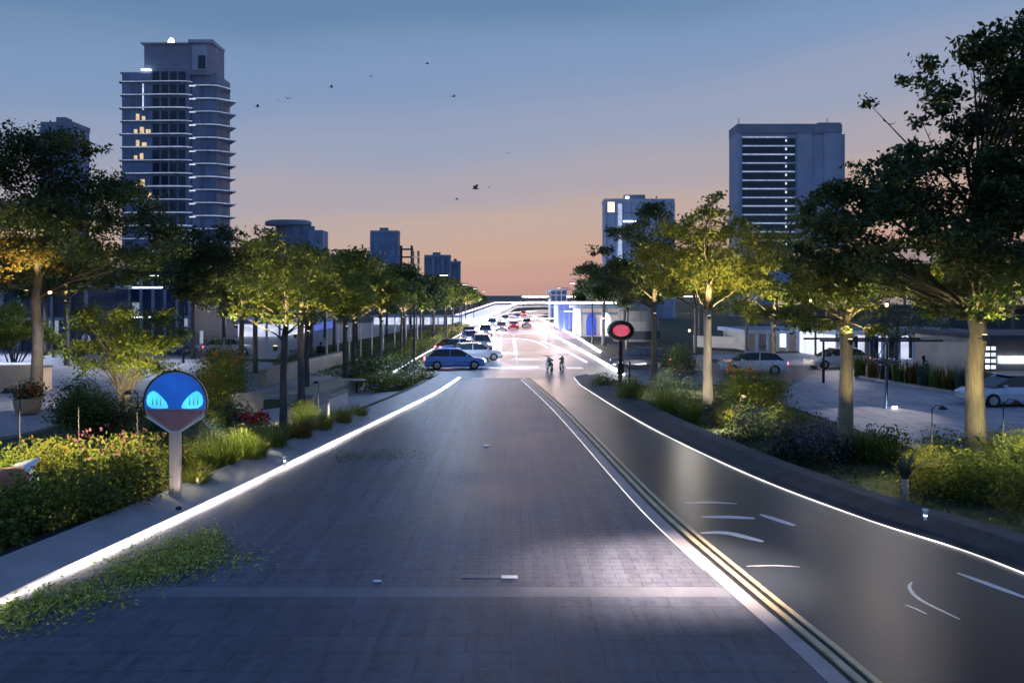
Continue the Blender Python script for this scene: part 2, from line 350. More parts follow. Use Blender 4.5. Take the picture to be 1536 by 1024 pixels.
def blades_mesh(name, n, h, spread, m, width=.018, lean=.5, tips=None):
    """grass / strap-leaf tuft: each blade three bending segments"""
    a = rng.uniform(0, 2 * np.pi, n); r = spread * np.sqrt(rng.uniform(0, 1, n)); b = np.stack([r * np.cos(a), r * np.sin(a), np.zeros(n)], 1)
    la = a + rng.normal(0, .7, n); ln = lean * rng.uniform(.3, 1.2, n); hh = h * rng.uniform(.55, 1.1, n)
    dirv = np.stack([np.cos(la), np.sin(la), np.zeros(n)], 1); sd = np.stack([-np.sin(la), np.cos(la), np.zeros(n)], 1)
    vs = []
    for k, (t, w) in enumerate(((0, 1), (.4, .9), (.75, .6), (1, .05))):
        p = b + dirv * (ln * hh * t * t)[:, None]; p[:, 2] += hh * (t - .18 * ln * t * t)
        vs += [p - sd * width * w, p + sd * width * w]
    v = np.stack(vs, 1).reshape(-1, 3); f = []
    base = np.arange(n) * 8
    quads = np.concatenate([np.stack([base + 2 * k, base + 2 * k + 1, base + 2 * k + 3, base + 2 * k + 2], 1) for k in range(3)])
    me = bpy.data.meshes.new(name); N_ = len(quads)
    me.vertices.add(len(v)); me.vertices.foreach_set('co', v.ravel().astype(np.float32))
    me.loops.add(4 * N_); me.loops.foreach_set('vertex_index', quads.ravel().astype(np.int32))
    me.polygons.add(N_); me.polygons.foreach_set('loop_start', np.arange(0, 4 * N_, 4, dtype=np.int32)); me.polygons.foreach_set('loop_total', np.full(N_, 4, dtype=np.int32))
    me.update(calc_edges=True)
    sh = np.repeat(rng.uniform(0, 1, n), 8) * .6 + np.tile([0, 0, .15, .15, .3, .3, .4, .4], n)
    at = me.attributes.new('shade', 'FLOAT', 'POINT'); at.data.foreach_set('value', sh.astype(np.float32))
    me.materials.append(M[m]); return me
def link(me, name, parent=None, **kw):
    o = bpy.data.objects.new(name, me); C.objects.link(o); o.parent = parent
    return tag(o, **kw)

def crown_points(clumps, dens, sub=7):
    pts = []; sh = []; zlo = min(q[2] for q in clumps) - .5; zhi = max(q[2] for q in clumps) + .5
    for (x, y, z, r) in clumps:
        k = max(4, int(sub * (r ** 1.3) * 2.2))
        d = rng.normal(size=(k, 3)); d /= np.linalg.norm(d, axis=1)[:, None]
        q = d * (r * rng.uniform(.25, 1.0, k) ** .6)[:, None] * np.array([1, 1, .62]) + np.array([x, y, z])
        for c in q:
            m = int(dens * 1.8 * r * rng.uniform(.5, 1.4)) + 3
            s = r * rng.uniform(.16, .3) + .05
            w = rng.normal(size=(m, 3)) * np.array([s, s, s * .55]) + c
            pts.append(w); sh.append(np.clip((rng.uniform(.1, .85) + rng.normal(0, .2, m)) * (1.1 - .45 * (c[2] - zlo) / (zhi - zlo)), 0, 1))  # crown tops darkened, shade put into the leaf colour
    return np.concatenate(pts), np.concatenate(sh)

def tree_parts(root, trunk_h, tr, clumps, leaf, size, dens, bark='bark', leader=None, flare=1.25, lean=0.0, nside=10, sub=7):
    mb = MB(); wob = rng.uniform(-.12, .12, (6, 2)) * tr * 3
    zt = leader if leader else trunk_h
    hs = [0, .06, .3, .6, .85, 1.0]
    pts = [Vector((wob[i][0] * h + lean * h * trunk_h, wob[i][1] * h, h * trunk_h)) for i, h in enumerate(hs)]
    pts[0].z = -.15
    rad = [tr * flare, tr * 1.05, tr * .92, tr * .82, tr * .8, tr * .85]
    if leader:
        top = pts[-1]
        pts += [top + Vector((.1, 0, (leader - trunk_h) * .5)), top + Vector((-.05, .1, leader - trunk_h))]; rad += [tr * .5, tr * .12]
    mb.tube(pts[:6], rad[:6], nside)
    mb.build('trunk', bark, root, smooth=True); mb = MB()
    if leader: mb.tube([pts[5] - Vector((0, 0, .1))] + pts[6:], [rad[5] * .96] + rad[6:], nside)
    top = pts[5]
    for ci, (x, y, z, r) in enumerate(clumps):
        if len(clumps) > 24 and ci % 2: continue
        e = Vector((x, y, z)); t0 = rng.uniform(0, .15)
        s = top + Vector((0, 0, 0)) 
        if leader and z > leader * .75: s = top + Vector((.08, 0, min(z - 1.2, leader * .85) - trunk_h) ) * rng.uniform(.4, .9)
        if leader: s = Vector((s.x, s.y, min(max(trunk_h * .92, z - (e.xy - s.xy).length * .75), leader * .9)))
        dv = e - s; side = Vector((rng.uniform(-1, 1), rng.uniform(-1, 1), 0)) * dv.length * .07
        p = [s, s + dv * .25 + side + Vector((0, 0, dv.length * .02)), s + dv * .6 + side * .6 + Vector((0, 0, -.02 * dv.length)), e]
        br = min(tr * .26, .018 + .009 * dv.length)
        mb.tube(p, [br, br * .75, br * .45, br * .12], 6, cap=False)
        for _ in range(3):
            q = p[2] + (e - p[2]) * rng.uniform(0, .6); dd = Vector(rng.normal(size=3)); dd.z = abs(dd.z) * .6; dd = dd.normalized() * r * .9
            mb.tube([q, q + dd * .5 + Vector((0, 0, -.05)), q + dd], [br * .35, br * .22, br * .06], 4, cap=False)
    mb.build('branches', 'bark_dark', root, smooth=True)
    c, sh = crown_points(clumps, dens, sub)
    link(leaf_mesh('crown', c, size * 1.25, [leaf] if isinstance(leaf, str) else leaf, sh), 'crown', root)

def px_clumps(base, Y, lst, depth=.5, n=2):
    """lst of (px, py, r_px): clumps of one crown measured on site elevation Y; returned relative to base"""
    out = []
    for (px, py, rp) in lst:
        r = rp / FOC * Y
        for k in range(n):
            dy = rng.uniform(-1, 1) * depth * (1 if n > 1 else .3)
            p = P(px + rng.uniform(-.3, .3) * rp, py + rng.uniform(-.25, .25) * rp, Y)
            out.append((p.x - base[0], dy, p.z, r))
    return out
def auto_clumps(n, rad, z0, z1, r, flat=1.0):
    out = []
    for k in range(n):
        a = k * 2.399 + rng.uniform(-.3, .3); t = (k + .5) / n; rr = rad * math.sqrt(t)
        h = z0 + (z1 - z0) * (1 - t * .75) * rng.uniform(.35, 1.0)
        out.append((rr * math.cos(a), rr * math.sin(a), max(z0, h), r * rng.uniform(.8, 1.25)))
    return out
def copy_thing(root, loc, rz=0.0, scale=1.0, **kw):
    o = root.copy(); C.objects.link(o); o.location = loc if len(loc) == 3 else (loc[0], loc[1], 0); o.rotation_euler = (0, 0, rz); o.scale = (scale,) * 3
    for ch in root.children:
        if ch.type == 'LIGHT': continue
        c = ch.copy(); C.objects.link(c); c.parent = o
        for g in ch.children:
            if g.type == 'LIGHT': continue
            d = g.copy(); C.objects.link(d); d.parent = c
    return tag(o, **kw)

# ------------------------------------------------------------------ lamps
WARM = (1, .78, .34); WARMW = (1, .89, .76); COOL = (.82, .9, 1)
def spot(parent, loc, target, watts, col, angle=70, blend=.8, rad=.05):
    l = bpy.data.lights.new('lamp_light', 'SPOT'); l.energy = watts; l.color = col; l.spot_size = R(angle); l.spot_blend = blend; l.shadow_soft_size = rad
    o = bpy.data.objects.new('lamp_light', l); C.objects.link(o); o.location = loc
    o.rotation_euler = (Vector(target) - Vector(loc)).to_track_quat('-Z', 'Y').to_euler()
    if parent:
        o.parent = parent; o.location = Vector(loc) - Vector(parent.location)
    return o
def ground_spot(x, y, target, watts, col, where, angle=80, z=0.0):
    e = empty('ground_spotlight', (x, y, z), 0, 'small black spotlight ' + where, 'spotlight', 'uplights among the planting')
    MB().lathe([(.09, 0), (.09, .03), (.03, .04), (.03, .1)], n=12).build('base', 'darkmetal', e)
    d = (Vector(target) - Vector((x, y, z + .16))).normalized() * .09
    h = MB().tube([Vector((0, 0, .13)) - d, Vector((0, 0, .13)) + d], [.05, .075], 12).build('housing', 'darkmetal', e)
    MB().tube([Vector((0, 0, .13)) + d * 1.02, Vector((0, 0, .13)) + d * 1.08], .06, 12).build('lens', 'led_warm', h)
    spot(e, Vector((x, y, z + .13)) + d * 1.6, target, watts, col, angle)
    return e

# ================================================================== THE SITE
# ground
S = 2500
gm = MB(); gm.add([(-S, -60, 0), (S, -60, 0), (S, 4000, 0), (-S, 4000, 0)], [(0, 1, 2, 3)]); gm.build('ground', 'grass_ground', kind='structure')

Ledge = spline([(-9.35, -4), (-9.0, 5)] + [G(0, 910), G(160, 832), G(330, 751), G(490, 672), G(600, 618), G(655, 590), G(690, 567)], .5)
Redge = spline([(10.9, -4), (10.6, 5), G(1536, 862), G(1300, 781), G(1130, 716), G(1000, 655), G(925, 613), G(870, 578)], .5)
Med = spline([(5.1, -4), (4.9, 5), G(1290, 1024), G(1120, 880), G(1000, 776), G(930, 705), G(880, 652), G(835, 607), G(788, 566)], .5)
ysd = list(np.arange(-4, 47.5, .5))
Lr, Rr, Mr = (resample(c, ysd) for c in (Ledge, Redge, Med))
# paved road, front slabs, cross band, smooth lane
yb = 12.35
def seg(cl, y0, y1): 
    ys = [y0] + [y for y in ysd if y0 < y < y1] + [y1]
    return resample(cl, ys)
ribbon('paved_road', seg(Ledge, yb + .42, 47), seg(Med, yb + .42, 47), .012, 'pave')
ribbon('road_slabs', seg(Ledge, -4, yb), seg(Med, -4, yb), .012, 'slab')
ribbon('road_band', seg(Ledge, yb, yb + .42), seg(Med, yb, yb + .42), .012, 'band')
ribbon('asphalt_road', seg(Med, -4, 46), seg(Redge, -4, 46), .012, 'asphalt')
# junction and far carriageway
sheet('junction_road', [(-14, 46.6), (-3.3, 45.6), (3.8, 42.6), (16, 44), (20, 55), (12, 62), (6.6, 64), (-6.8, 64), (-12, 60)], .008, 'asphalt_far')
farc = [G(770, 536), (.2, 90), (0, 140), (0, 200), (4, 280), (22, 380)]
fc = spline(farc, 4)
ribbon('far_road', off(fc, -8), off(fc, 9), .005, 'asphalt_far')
ribbon('side_lane', off(spline([(9, 64), (10.2, 90), (11, 140), (12, 200), (17, 280)], 4), .6), off(spline([(9, 64), (10.2, 90), (11, 140), (12, 200), (17, 280)], 4), 5.0), .009, 'darkkerb')

# ---- kerbs
def kerb(name, cl, prof, m): 
    return sweep(MB(), cl, prof).build(name, m, kind='structure')
kerb('left_kerb', Lr, [(-.05, -.1), (-.05, .13), (-.12, .16), (-1.12, .34), (-1.2, .3), (-1.2, -.1)], 'kerb')
kerb('left_kerb_edging', Lr, [(-1.202, -.1), (-1.202, .2), (-1.3, .24), (-1.75, .2), (-1.8, -.1)], 'darkkerb')
kerb('right_kerb', Rr, [(.06, -.1), (.06, .12), (.14, .16), (.8, .28), (.86, .24), (.86, -.1)], 'darkkerb')
kerb('right_kerb_edging', Rr, [(.862, -.1), (.862, .2), (1.0, .24), (1.42, .26), (1.45, -.1)], 'stone_dark')
# ---- glowing kerb strips
def strip(cl, o, w, z0, z1, m, label, name='light_strip', group=None):
    e = sweep(MB(), cl, [(o, z0), (o, z1), (o + w, z1), (o + w, z0)]).build(name, m, label=label, cat='light strip', group=group)
    return e
strip(Lr, -.048, .055, .03, .066, 'led', 'white glowing light strip along the foot of the left kerb')
strip(Rr, -.012, .03, .02, .042, 'led_r', 'white glowing light strip along the foot of the curving right kerb')
# ---- median rails
kerb('median_paving', Mr, [(-.42, .008), (-.42, .02), (-.14, .024), (-.14, .008)], 'kerb')
kerb('median_channel', Mr, [(-.138, .008), (-.138, .018), (-.06, .018), (-.06, .008)], 'channel')
M['gold_stone'] = mat('gold_stone', (.46, .38, .25), .5, var=.2)
kerb('median_kerb', Mr, [(-.058, .008), (-.058, .05), (.04, .06), (.05, .008)], 'gold_stone')
kerb('median_drain', Mr, [(.052, .008), (.052, .019), (.15, .019), (.15, .008)], 'channel')
kerb('median_edge', Mr, [(.152, .008), (.152, .045), (.25, .045), (.25, .008)], 'gold_stone')
strip(seg(Med, 13.6, 46), -.45, .022, .018, .03, 'led_thin', 'thin glowing line along the paved side of the central kerb')

# ---- painted marks on the asphalt
def curve_mark(pxs, w, label, z=.0175):
    w *= 1.7; cl = spline([G(*p) for p in pxs], .15); n = len(cl); mb = MB(); ns = normals(cl)
    a = []; b = []
    for i, (p, q) in enumerate(zip(cl, ns)):
        ww = w * (.15 + .85 * math.sin(math.pi * min(1, max(0, (i + .3) / n))) ** .6) / 2
        a.append((p.x - q.x * ww, p.y - q.y * ww, z)); b.append((p.x + q.x * ww, p.y + q.y * ww, z))
    mb.add(a + b, [(i, n + i, n + i + 1, i + 1) for i in range(n - 1)])
    mb.build('road_marking', 'paint', label=label, cat='road marking', group='white marks painted on the asphalt lane')
curve_mark([(1050, 800), (1090, 800), (1145, 813)], .13, 'bold curved white dash on the asphalt nearest the central kerb')
curve_mark([(1052, 776), (1090, 776), (1132, 778)], .13, 'straight pale dash on the asphalt above the bold curved one')
curve_mark([(1028, 755), (1065, 754), (1105, 756)], .08, 'faint thin dash, farthest of the three beside the central kerb')
curve_mark([(1140, 772), (1165, 780), (1192, 789)], .12, 'slanting white dash right of the three beside the central kerb')
curve_mark([(1436, 860), (1480, 876), (1540, 898)], .09, 'long blue white line at the right edge of the asphalt')
curve_mark([(1368, 874), (1364, 882), (1380, 900), (1440, 930)], .045, 'thin hooked white line in the middle of the near asphalt')
curve_mark([(1358, 908), (1374, 914), (1390, 922)], .03, 'tiny white tick below the hooked white line')
curve_mark([(1120, 850), (1160, 849), (1200, 851)], .025, 'hairline pale dash low beside the central kerb')
for (a, b, lb) in (((752, 500), (748, 548), 'left of the two bright lines in the middle of the far road'), ((770, 500), (776, 548), 'right of the two bright lines in the middle of the far road')):
    curve_mark([b, ((a[0] + b[0]) / 2, (a[1] + b[1]) / 2), a], .24, lb, .013)
for (px, py, w_, lb) in [(672, 545, 1.6, 'leftmost pale crossing block, beside the turning blue car'), (706, 550, 1.5, 'second pale crossing block from the left'), (735, 552, 1.2, 'pale crossing block just left of the two bright lines'), (792, 551, 1.6, 'pale crossing block left of the motorcycles'), (862, 552, 1.2, 'rightmost pale crossing block by the slip lane')]:
    x, y = G(px, py); o = MB().box(-w_ / 2, w_ / 2, -.7, .7, 0, .004).build('crossing_block', 'paint', label=lb, cat='road marking', group='pale blocks of the far pedestrian crossing'); o.location = (x, y, .0125)
# small studs on the paved road
def stud(px, py, w, d, label):
    x, y = G(px, py); e = MB().box(-w / 2, w / 2, -d / 2, d / 2, 0, .025, .01).build('road_stud', 'paint', label=label, cat='road stud', group='white studs set in the paved road'); e.location = (x, y, .012)
stud(730, 669, .22, .3, 'small square white stud far up the paved road'); stud(764, 867, .3, .14, 'widest white stud beside the cross band')
stud(566, 873, .15, .08, 'small white stud at the left end of the dark cross band'); 
x, y = G(728, 865); o = MB().box(-.42, .42, -.09, .09, 0, .006).build('cover_plate', 'band', label='faint pale rectangular cover plate left of the widest white stud', cat='cover plate'); o.location = (x, y, .0125)

# ---- plazas and paths
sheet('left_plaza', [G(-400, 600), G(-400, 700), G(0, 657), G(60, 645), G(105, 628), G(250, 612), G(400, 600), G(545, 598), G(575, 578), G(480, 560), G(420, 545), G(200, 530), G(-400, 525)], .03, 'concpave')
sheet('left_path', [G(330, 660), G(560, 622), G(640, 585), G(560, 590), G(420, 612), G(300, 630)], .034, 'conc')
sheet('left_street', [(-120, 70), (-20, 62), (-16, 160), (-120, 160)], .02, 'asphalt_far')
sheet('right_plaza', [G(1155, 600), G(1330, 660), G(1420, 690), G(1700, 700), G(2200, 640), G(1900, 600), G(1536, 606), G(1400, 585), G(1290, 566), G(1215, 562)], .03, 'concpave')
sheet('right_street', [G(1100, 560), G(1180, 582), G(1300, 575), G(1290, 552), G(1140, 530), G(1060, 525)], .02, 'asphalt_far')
sheet('right_forecourt', [(26, 50), (120, 50), (120, 66), (40, 72), (14, 66)], .024, 'conc')
for nm, a, lb in (('plaza_step', [G(1290, 566), G(1400, 585), G(1536, 606)], 'pale raised stone edge at the back of the right plaza'),):
    sweep(MB(), spline(a, 1), [(-.1, 0), (-.1, .14), (.25, .14), (.25, 0)]).build('stone_edge', 'stone', label=lb, cat='stone edge')
sweep(MB(), spline([G(-120, 668), G(0, 659), G(60, 647), G(104, 630)], .5), [(-.05, 0), (-.05, .12), (.12, .12), (.12, 0)]).build('stone_edge', 'stone', label='pale stone edge of the left plaza above the hedge', cat='stone edge')

# ================================================================== TREES
TREES = {}
def tree(name, px, py, label, trunk_h, tr, clumps=None, pxl=None, leaf='leaf', size=.16, dens=28, depth=1.2, n=2, group=None, **kw):
    x, y = G(px, py); e = empty(name, (x, y, 0), 0, label, 'tree', group)
    cl = clumps or px_clumps((x, y), y, pxl, depth, n)
    tree_parts(e, trunk_h, tr, cl, leaf, size, dens, **kw)
    TREES[name] = e
    return e
# right foreground: tall spreading tree with the pale trunk
big = [(1500, 60, 26), (1525, 95, 34), (1490, 115, 24), (1548, 55, 34), (1560, 160, 40), (1470, 175, 26), (1530, 190, 34), (1235, 300, 20), (1262, 275, 18), (1225, 335, 22), (1250, 352, 28), (1290, 325, 30), (1228, 375, 18), (1310, 300, 30), (1345, 130, 14), (1385, 95, 22), (1420, 110, 34), (1400, 150, 26), (1450, 90, 26), (1465, 140, 36), (1480, 85, 20), (1505, 70, 26), (1530, 30, 16), (1540, 110, 42), (1430, 195, 32), (1385, 205, 18), (1360, 190, 14), (1415, 235, 36),
       (1370, 250, 34), (1320, 240, 20), (1340, 265, 32), (1300, 250, 14), (1290, 285, 32), (1255, 300, 24), (1235, 325, 20), (1330, 310, 44), (1270, 345, 44), (1225, 340, 14), (1390, 290, 46), (1460, 250, 36), (1520, 230, 30), (1550, 270, 46),
       (1450, 310, 52), (1520, 340, 52), (1380, 350, 50), (1320, 380, 46), (1270, 395, 30), (1440, 390, 50), (1510, 400, 50), (1560, 380, 50), (1380, 410, 34), (1490, 440, 36), (1430, 445, 36), (1540, 450, 26), (1330, 420, 24), (1400, 465, 18), (1600, 300, 60), (1600, 150, 50), (1620, 420, 50), (1650, 250, 60)]
tree('broadleaf_tree', 1463, 694, 'huge spreading tree with a thick pale trunk at the right edge', 4.7, .29, pxl=big, leaf='leaf_dark', size=.165, dens=29, depth=2.4, n=2, bark='bark_pale', leader=8.5, flare=1.15, nside=14)
GIANT = TREES['broadleaf_tree']
t2 = [(1185, 355, 14), (1225, 365, 26), (1195, 395, 26), (1240, 400, 30), (1280, 385, 26), (1310, 430, 22), (1215, 430, 28), (1255, 450, 28), (1300, 465, 20), (1180, 440, 20), (1200, 475, 24), (1240, 490, 18), (1285, 490, 14), (1160, 470, 14)]
tree('broadleaf_tree', 1268, 664, 'leaning tree with paired rough trunks left of the pale trunked giant', 4.6, .26, pxl=t2, leaf='leaf', size=.14, dens=24, depth=1.6, n=2, bark='bark_pale', leader=6.3, flare=1.3)
t3 = [(1060, 300, 12), (1045, 325, 16), (1075, 320, 18), (1010, 345, 22), (1050, 350, 26), (1095, 345, 26), (1130, 365, 24), (980, 375, 22), (1015, 385, 30), (1060, 385, 34), (1105, 390, 32), (1145, 395, 20), (1165, 380, 12), (995, 415, 22), (1030, 425, 24), (1070, 425, 24), (1110, 425, 22), (1140, 430, 12)]
tree('broadleaf_tree', 1062, 606, 'brightly uplit tree with a smooth grey trunk beside the dark trunked tree', 4.6, .23, pxl=t3, leaf='leaf_yel', size=.17, dens=26, depth=1.9, n=2, leader=7.2, bark='bark_grey')
t4 = [(925, 350, 14), (905, 375, 14), (950, 340, 18), (985, 325, 22), (1010, 345, 20), (960, 370, 26), (1000, 380, 24), (925, 400, 22), (890, 410, 14), (960, 415, 26), (1000, 420, 20), (905, 435, 16), (940, 440, 16), (985, 445, 14)]
tree('broadleaf_tree', 982, 583, 'dark tree with a thin blue grey trunk right of the round pink signal', 4.9, .2, pxl=t4, leaf='leaf_dark', size=.18, dens=26, depth=2.0, n=2, leader=7.5)
t5 = [(870, 405, 10), (885, 400, 12), (905, 410, 12), (880, 425, 13), (905, 430, 13), (925, 420, 12), (890, 443, 10), (920, 445, 10), (868, 432, 8)]
tree('broadleaf_tree', 905, 518, 'small dark tree behind the round pink signal', 3.9, .2, pxl=t5, leaf='leaf_dark', size=.25, dens=18, depth=3, n=2, leader=7)
t6 = [(1120, 400, 18), (1155, 385, 22), (1190, 400, 20), (1215, 415, 20), (1100, 430, 18), (1140, 425, 22), (1180, 440, 24), (1225, 450, 20), (1115, 460, 18), (1150, 470, 20), (1195, 480, 18), (1230, 485, 16), (1090, 465, 10)]
tree('broadleaf_tree', 1160, 548, 'dusky tree standing behind the uplit tree by the right street', 3.6, .18, pxl=t6, leaf='leaf', size=.22, dens=20, depth=2.5, n=2, leader=6)
t6b = [(1260, 430, 18), (1290, 440, 18), (1315, 455, 20), (1345, 465, 22), (1380, 480, 22), (1410, 490, 16), (1300, 485, 18), (1340, 495, 18), (1375, 505, 12)]
tree('broadleaf_tree', 1345, 560, 'low grey green tree behind the hooped plaza lamp', 2.6, .14, pxl=t6b, leaf='leaf_blue', size=.2, dens=14, depth=1.5, n=1, leader=4.2)
# left foreground
b1 = [(10, 215, 30), (45, 205, 34), (80, 235, 34), (115, 225, 24), (145, 225, 22), (5, 260, 40), (60, 275, 46), (120, 275, 40), (165, 285, 30), (200, 300, 26), (20, 320, 46), (85, 330, 46), (150, 335, 42), (215, 335, 32), (250, 350, 24), (25, 375, 40), (95, 385, 36), (160, 380, 34), (225, 385, 32), (265, 375, 18), (200, 415, 20), (120, 415, 18), (-40, 240, 50), (-60, 320, 60), (-50, 390, 50), (-20, 420, 30)]
tree('broadleaf_tree', 55, 604, 'large dark tree with golden lower leaves at the left edge', 5.6, .28, pxl=b1, leaf='leaf_dark', size=.19, dens=16, depth=2.6, n=2, leader=10.5)
x, y = G(55, 604); gold = px_clumps((x, y), y, [(20, 395, 34), (70, 385, 28), (25, 365, 26), (110, 400, 20), (200, 385, 16), (-20, 400, 30)], 2.0, 2)
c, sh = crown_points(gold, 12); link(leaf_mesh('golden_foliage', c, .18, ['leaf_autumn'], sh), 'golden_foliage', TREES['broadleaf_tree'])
b2 = [(375, 370, 18), (410, 360, 20), (445, 375, 18), (395, 400, 24), (435, 405, 26), (470, 405, 18), (380, 430, 22), (415, 440, 26), (455, 440, 24), (480, 450, 12), (395, 465, 22), (435, 470, 22), (465, 475, 14), (370, 460, 12)]
tree('broadleaf_tree', 425, 655, 'slim tree with two close grey stems beside the yellow grasses', 3.7, .15, pxl=b2, leaf='leaf', size=.14, dens=26, depth=1.3, n=2, leader=5.2)
b3 = [(300, 360, 20), (335, 350, 20), (280, 385, 24), (320, 385, 28), (360, 375, 22), (300, 415, 26), (345, 420, 26), (380, 400, 18), (325, 450, 24), (365, 450, 20), (290, 440, 16), (350, 475, 14), (260, 410, 16)]
tree('broadleaf_tree', 362, 570, 'middle sized tree with a dark trunk behind the low rounded shrubs', 4.3, .18, pxl=b3, leaf='leaf_dark', size=.18, dens=26, depth=2.2, n=2, leader=7)
b4 = [(440, 375, 20), (480, 395, 18), (470, 420, 20), (505, 420, 18), (450, 440, 20), (490, 450, 18), (520, 440, 14)]
tree('broadleaf_tree', 452, 612, 'dark stemmed tree just behind the slim tree with two stems', 4.2, .17, pxl=b4, leaf='leaf', size=.16, dens=28, depth=1.6, n=2, leader=6)
# multi-stem small trees on the left
def small_tree(px, py, label, pxl, leaf, size=.11, stems=4, **kw):
    x, y = G(px, py); e = empty('small_tree', (x, y, 0), 0, label, 'tree')
    cl = px_clumps((x, y), y, pxl, 1.0, 2); mb = MB()
    for i, (cx, cy, cz, r) in enumerate(cl):
        a = i * 2.4; s = Vector((.12 * math.cos(a), .12 * math.sin(a), -.05)); e2 = Vector((cx, cy, cz)); m = s.lerp(e2, .5) + Vector((0, 0, .25)); m.x *= .7; m.y *= .7
        mb.tube([s, s.lerp(m, .6), m, e2], [.05, .04, .028, .008], 6, cap=False)
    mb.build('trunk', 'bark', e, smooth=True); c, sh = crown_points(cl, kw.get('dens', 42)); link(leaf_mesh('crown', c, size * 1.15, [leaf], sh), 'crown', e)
small_tree(185, 604, 'bushy multi stemmed small tree left of the round blue sign', [(110, 490, 22), (140, 475, 22), (170, 485, 24), (205, 475, 22), (240, 480, 22), (120, 520, 24), (160, 520, 28), (205, 515, 30), (245, 515, 26), (150, 550, 24), (195, 550, 26), (235, 550, 20), (265, 500, 14)], 'leaf', .13)
small_tree(20, 560, 'low tree with yellowish leaves at the left edge behind the large trunk', [(5, 470, 22), (35, 485, 20), (15, 505, 22), (55, 500, 16), (-20, 490, 30), (75, 510, 14)], 'leaf_yel', .18)
for (tn, pxs, dn, lf) in ((1463, [(1500, 440, 36), (1440, 455, 30), (1540, 455, 26), (1420, 470, 16), (1480, 475, 14), (1400, 400, 20)], 22, 'leaf'),):
    x, y = G(1463, 694); c, sh = crown_points(px_clumps((x, y), y, pxs, 1.6, 2), dn); link(leaf_mesh('lower_foliage', c, .17, [lf], sh), 'lower_foliage', GIANT)  # lighter leaf colour stands for the lit lower crown
# rows
def variant(k, lf='leaf'):
    e = empty('broadleaf_tree', (0, 0, 0)); tree_parts(e, 4.0, .15, auto_clumps(15, 2.9, 4.6, 7.6, 1.05), lf, .25, 22, leader=6.5, sub=6); return e
vA, vB, vD = variant(0), variant(1), variant(2, 'leaf_dark')
used = set()
def place(v, x, y, s, label, group):
    kw = dict(label=label, cat='tree', group=group)
    if id(v) not in used:
        used.add(id(v)); v.location = (x, y, 0); v.scale = (s,) * 3; tag(v, **kw); return v
    return copy_thing(v, (x, y, 0), rng.uniform(0, 6), s, **kw)
ordn = ['nearest', 'second', 'third', 'fourth', 'fifth', 'sixth', 'seventh', 'eighth', 'ninth', 'tenth', 'eleventh', 'twelfth', 'thirteenth', 'fourteenth', 'fifteenth', 'sixteenth', 'seventeenth', 'eighteenth', 'nineteenth', 'twentieth']
ROWL = []
yy = 37.0
for k in range(18):
    x = -10.2 + .55 * math.sin(k * 2.1) - .004 * yy
    t = place([vA, vB, vA, vB, vD][k % 5], x, yy, rng.uniform(.93, 1.1), 'thin stemmed avenue tree left of the far road, %s in the front row' % ordn[k], 'front row of avenue trees left of the far road')
    ROWL.append((x, yy)); yy += 6.5 + k * .55
yy = 50.0
for k in range(10):
    x = -17.5 + .8 * math.sin(k * 1.7)
    place([vD, vA][k % 2], x, yy, rng.uniform(1.08, 1.25), 'taller dark tree behind the avenue row, %s in the back row' % ordn[k], 'back row of trees left of the far road'); yy += 11 + k
for k, (x, y, s) in enumerate([(-27, 62, 1.3), (-34, 56, 1.25), (-42, 66, 1.4), (-33, 84, 1.4), (-52, 78, 1.5), (-25, 98, 1.3)]):
    place(vD, x, y, s, ['dark tree in front of the round topped building', 'dark tree below the balcony tower', 'dark tree by the low blue block at left', 'far dark tree between the balcony tower and the round topped building', 'tall dark tree far left behind the plaza', 'dark tree under the round topped building, beyond the street'][k], 'trees around the left street')
for k, (x, y, s) in enumerate([(13.5, 88, 1.25), (15.5, 102, 1.2), (14.5, 122, 1.2), (17, 145, 1.2), (19, 175, 1.2)]):
    place([vD, vB][k % 2], x, y, s, 'dark avenue tree right of the far road, %s counting away' % ordn[k], 'avenue trees right of the far road')
for k, (x, y, s_) in enumerate([(11.6, 74, 1.05), (17.5, 70, 1.15), (21, 82, 1.3)]):
    place([vD, vB, vD][k], x, y, s_, ['dark tree in front of the cream lit shop', 'green tree hiding the pale drum building', 'dark tree right of the pale drum building'][k], 'trees before the far shops')
for k, (px, py, s) in enumerate([(1300, 540, 1.1), (1420, 535, 1.2), (1520, 532, 1.25), (1240, 533, 1.1), (1120, 528, 1.1)]):
    x, y = G(px, py); place([vB, vA][k % 2], x, y, s, ['green tree behind the hooped lamp and the reed bed', 'green tree in front of the tan pavilion wall', 'green tree behind the giant pale trunk', 'green tree over the white parked car', 'green tree behind the uplit tree and the pale wall'][k], 'trees in front of the right pavilions')

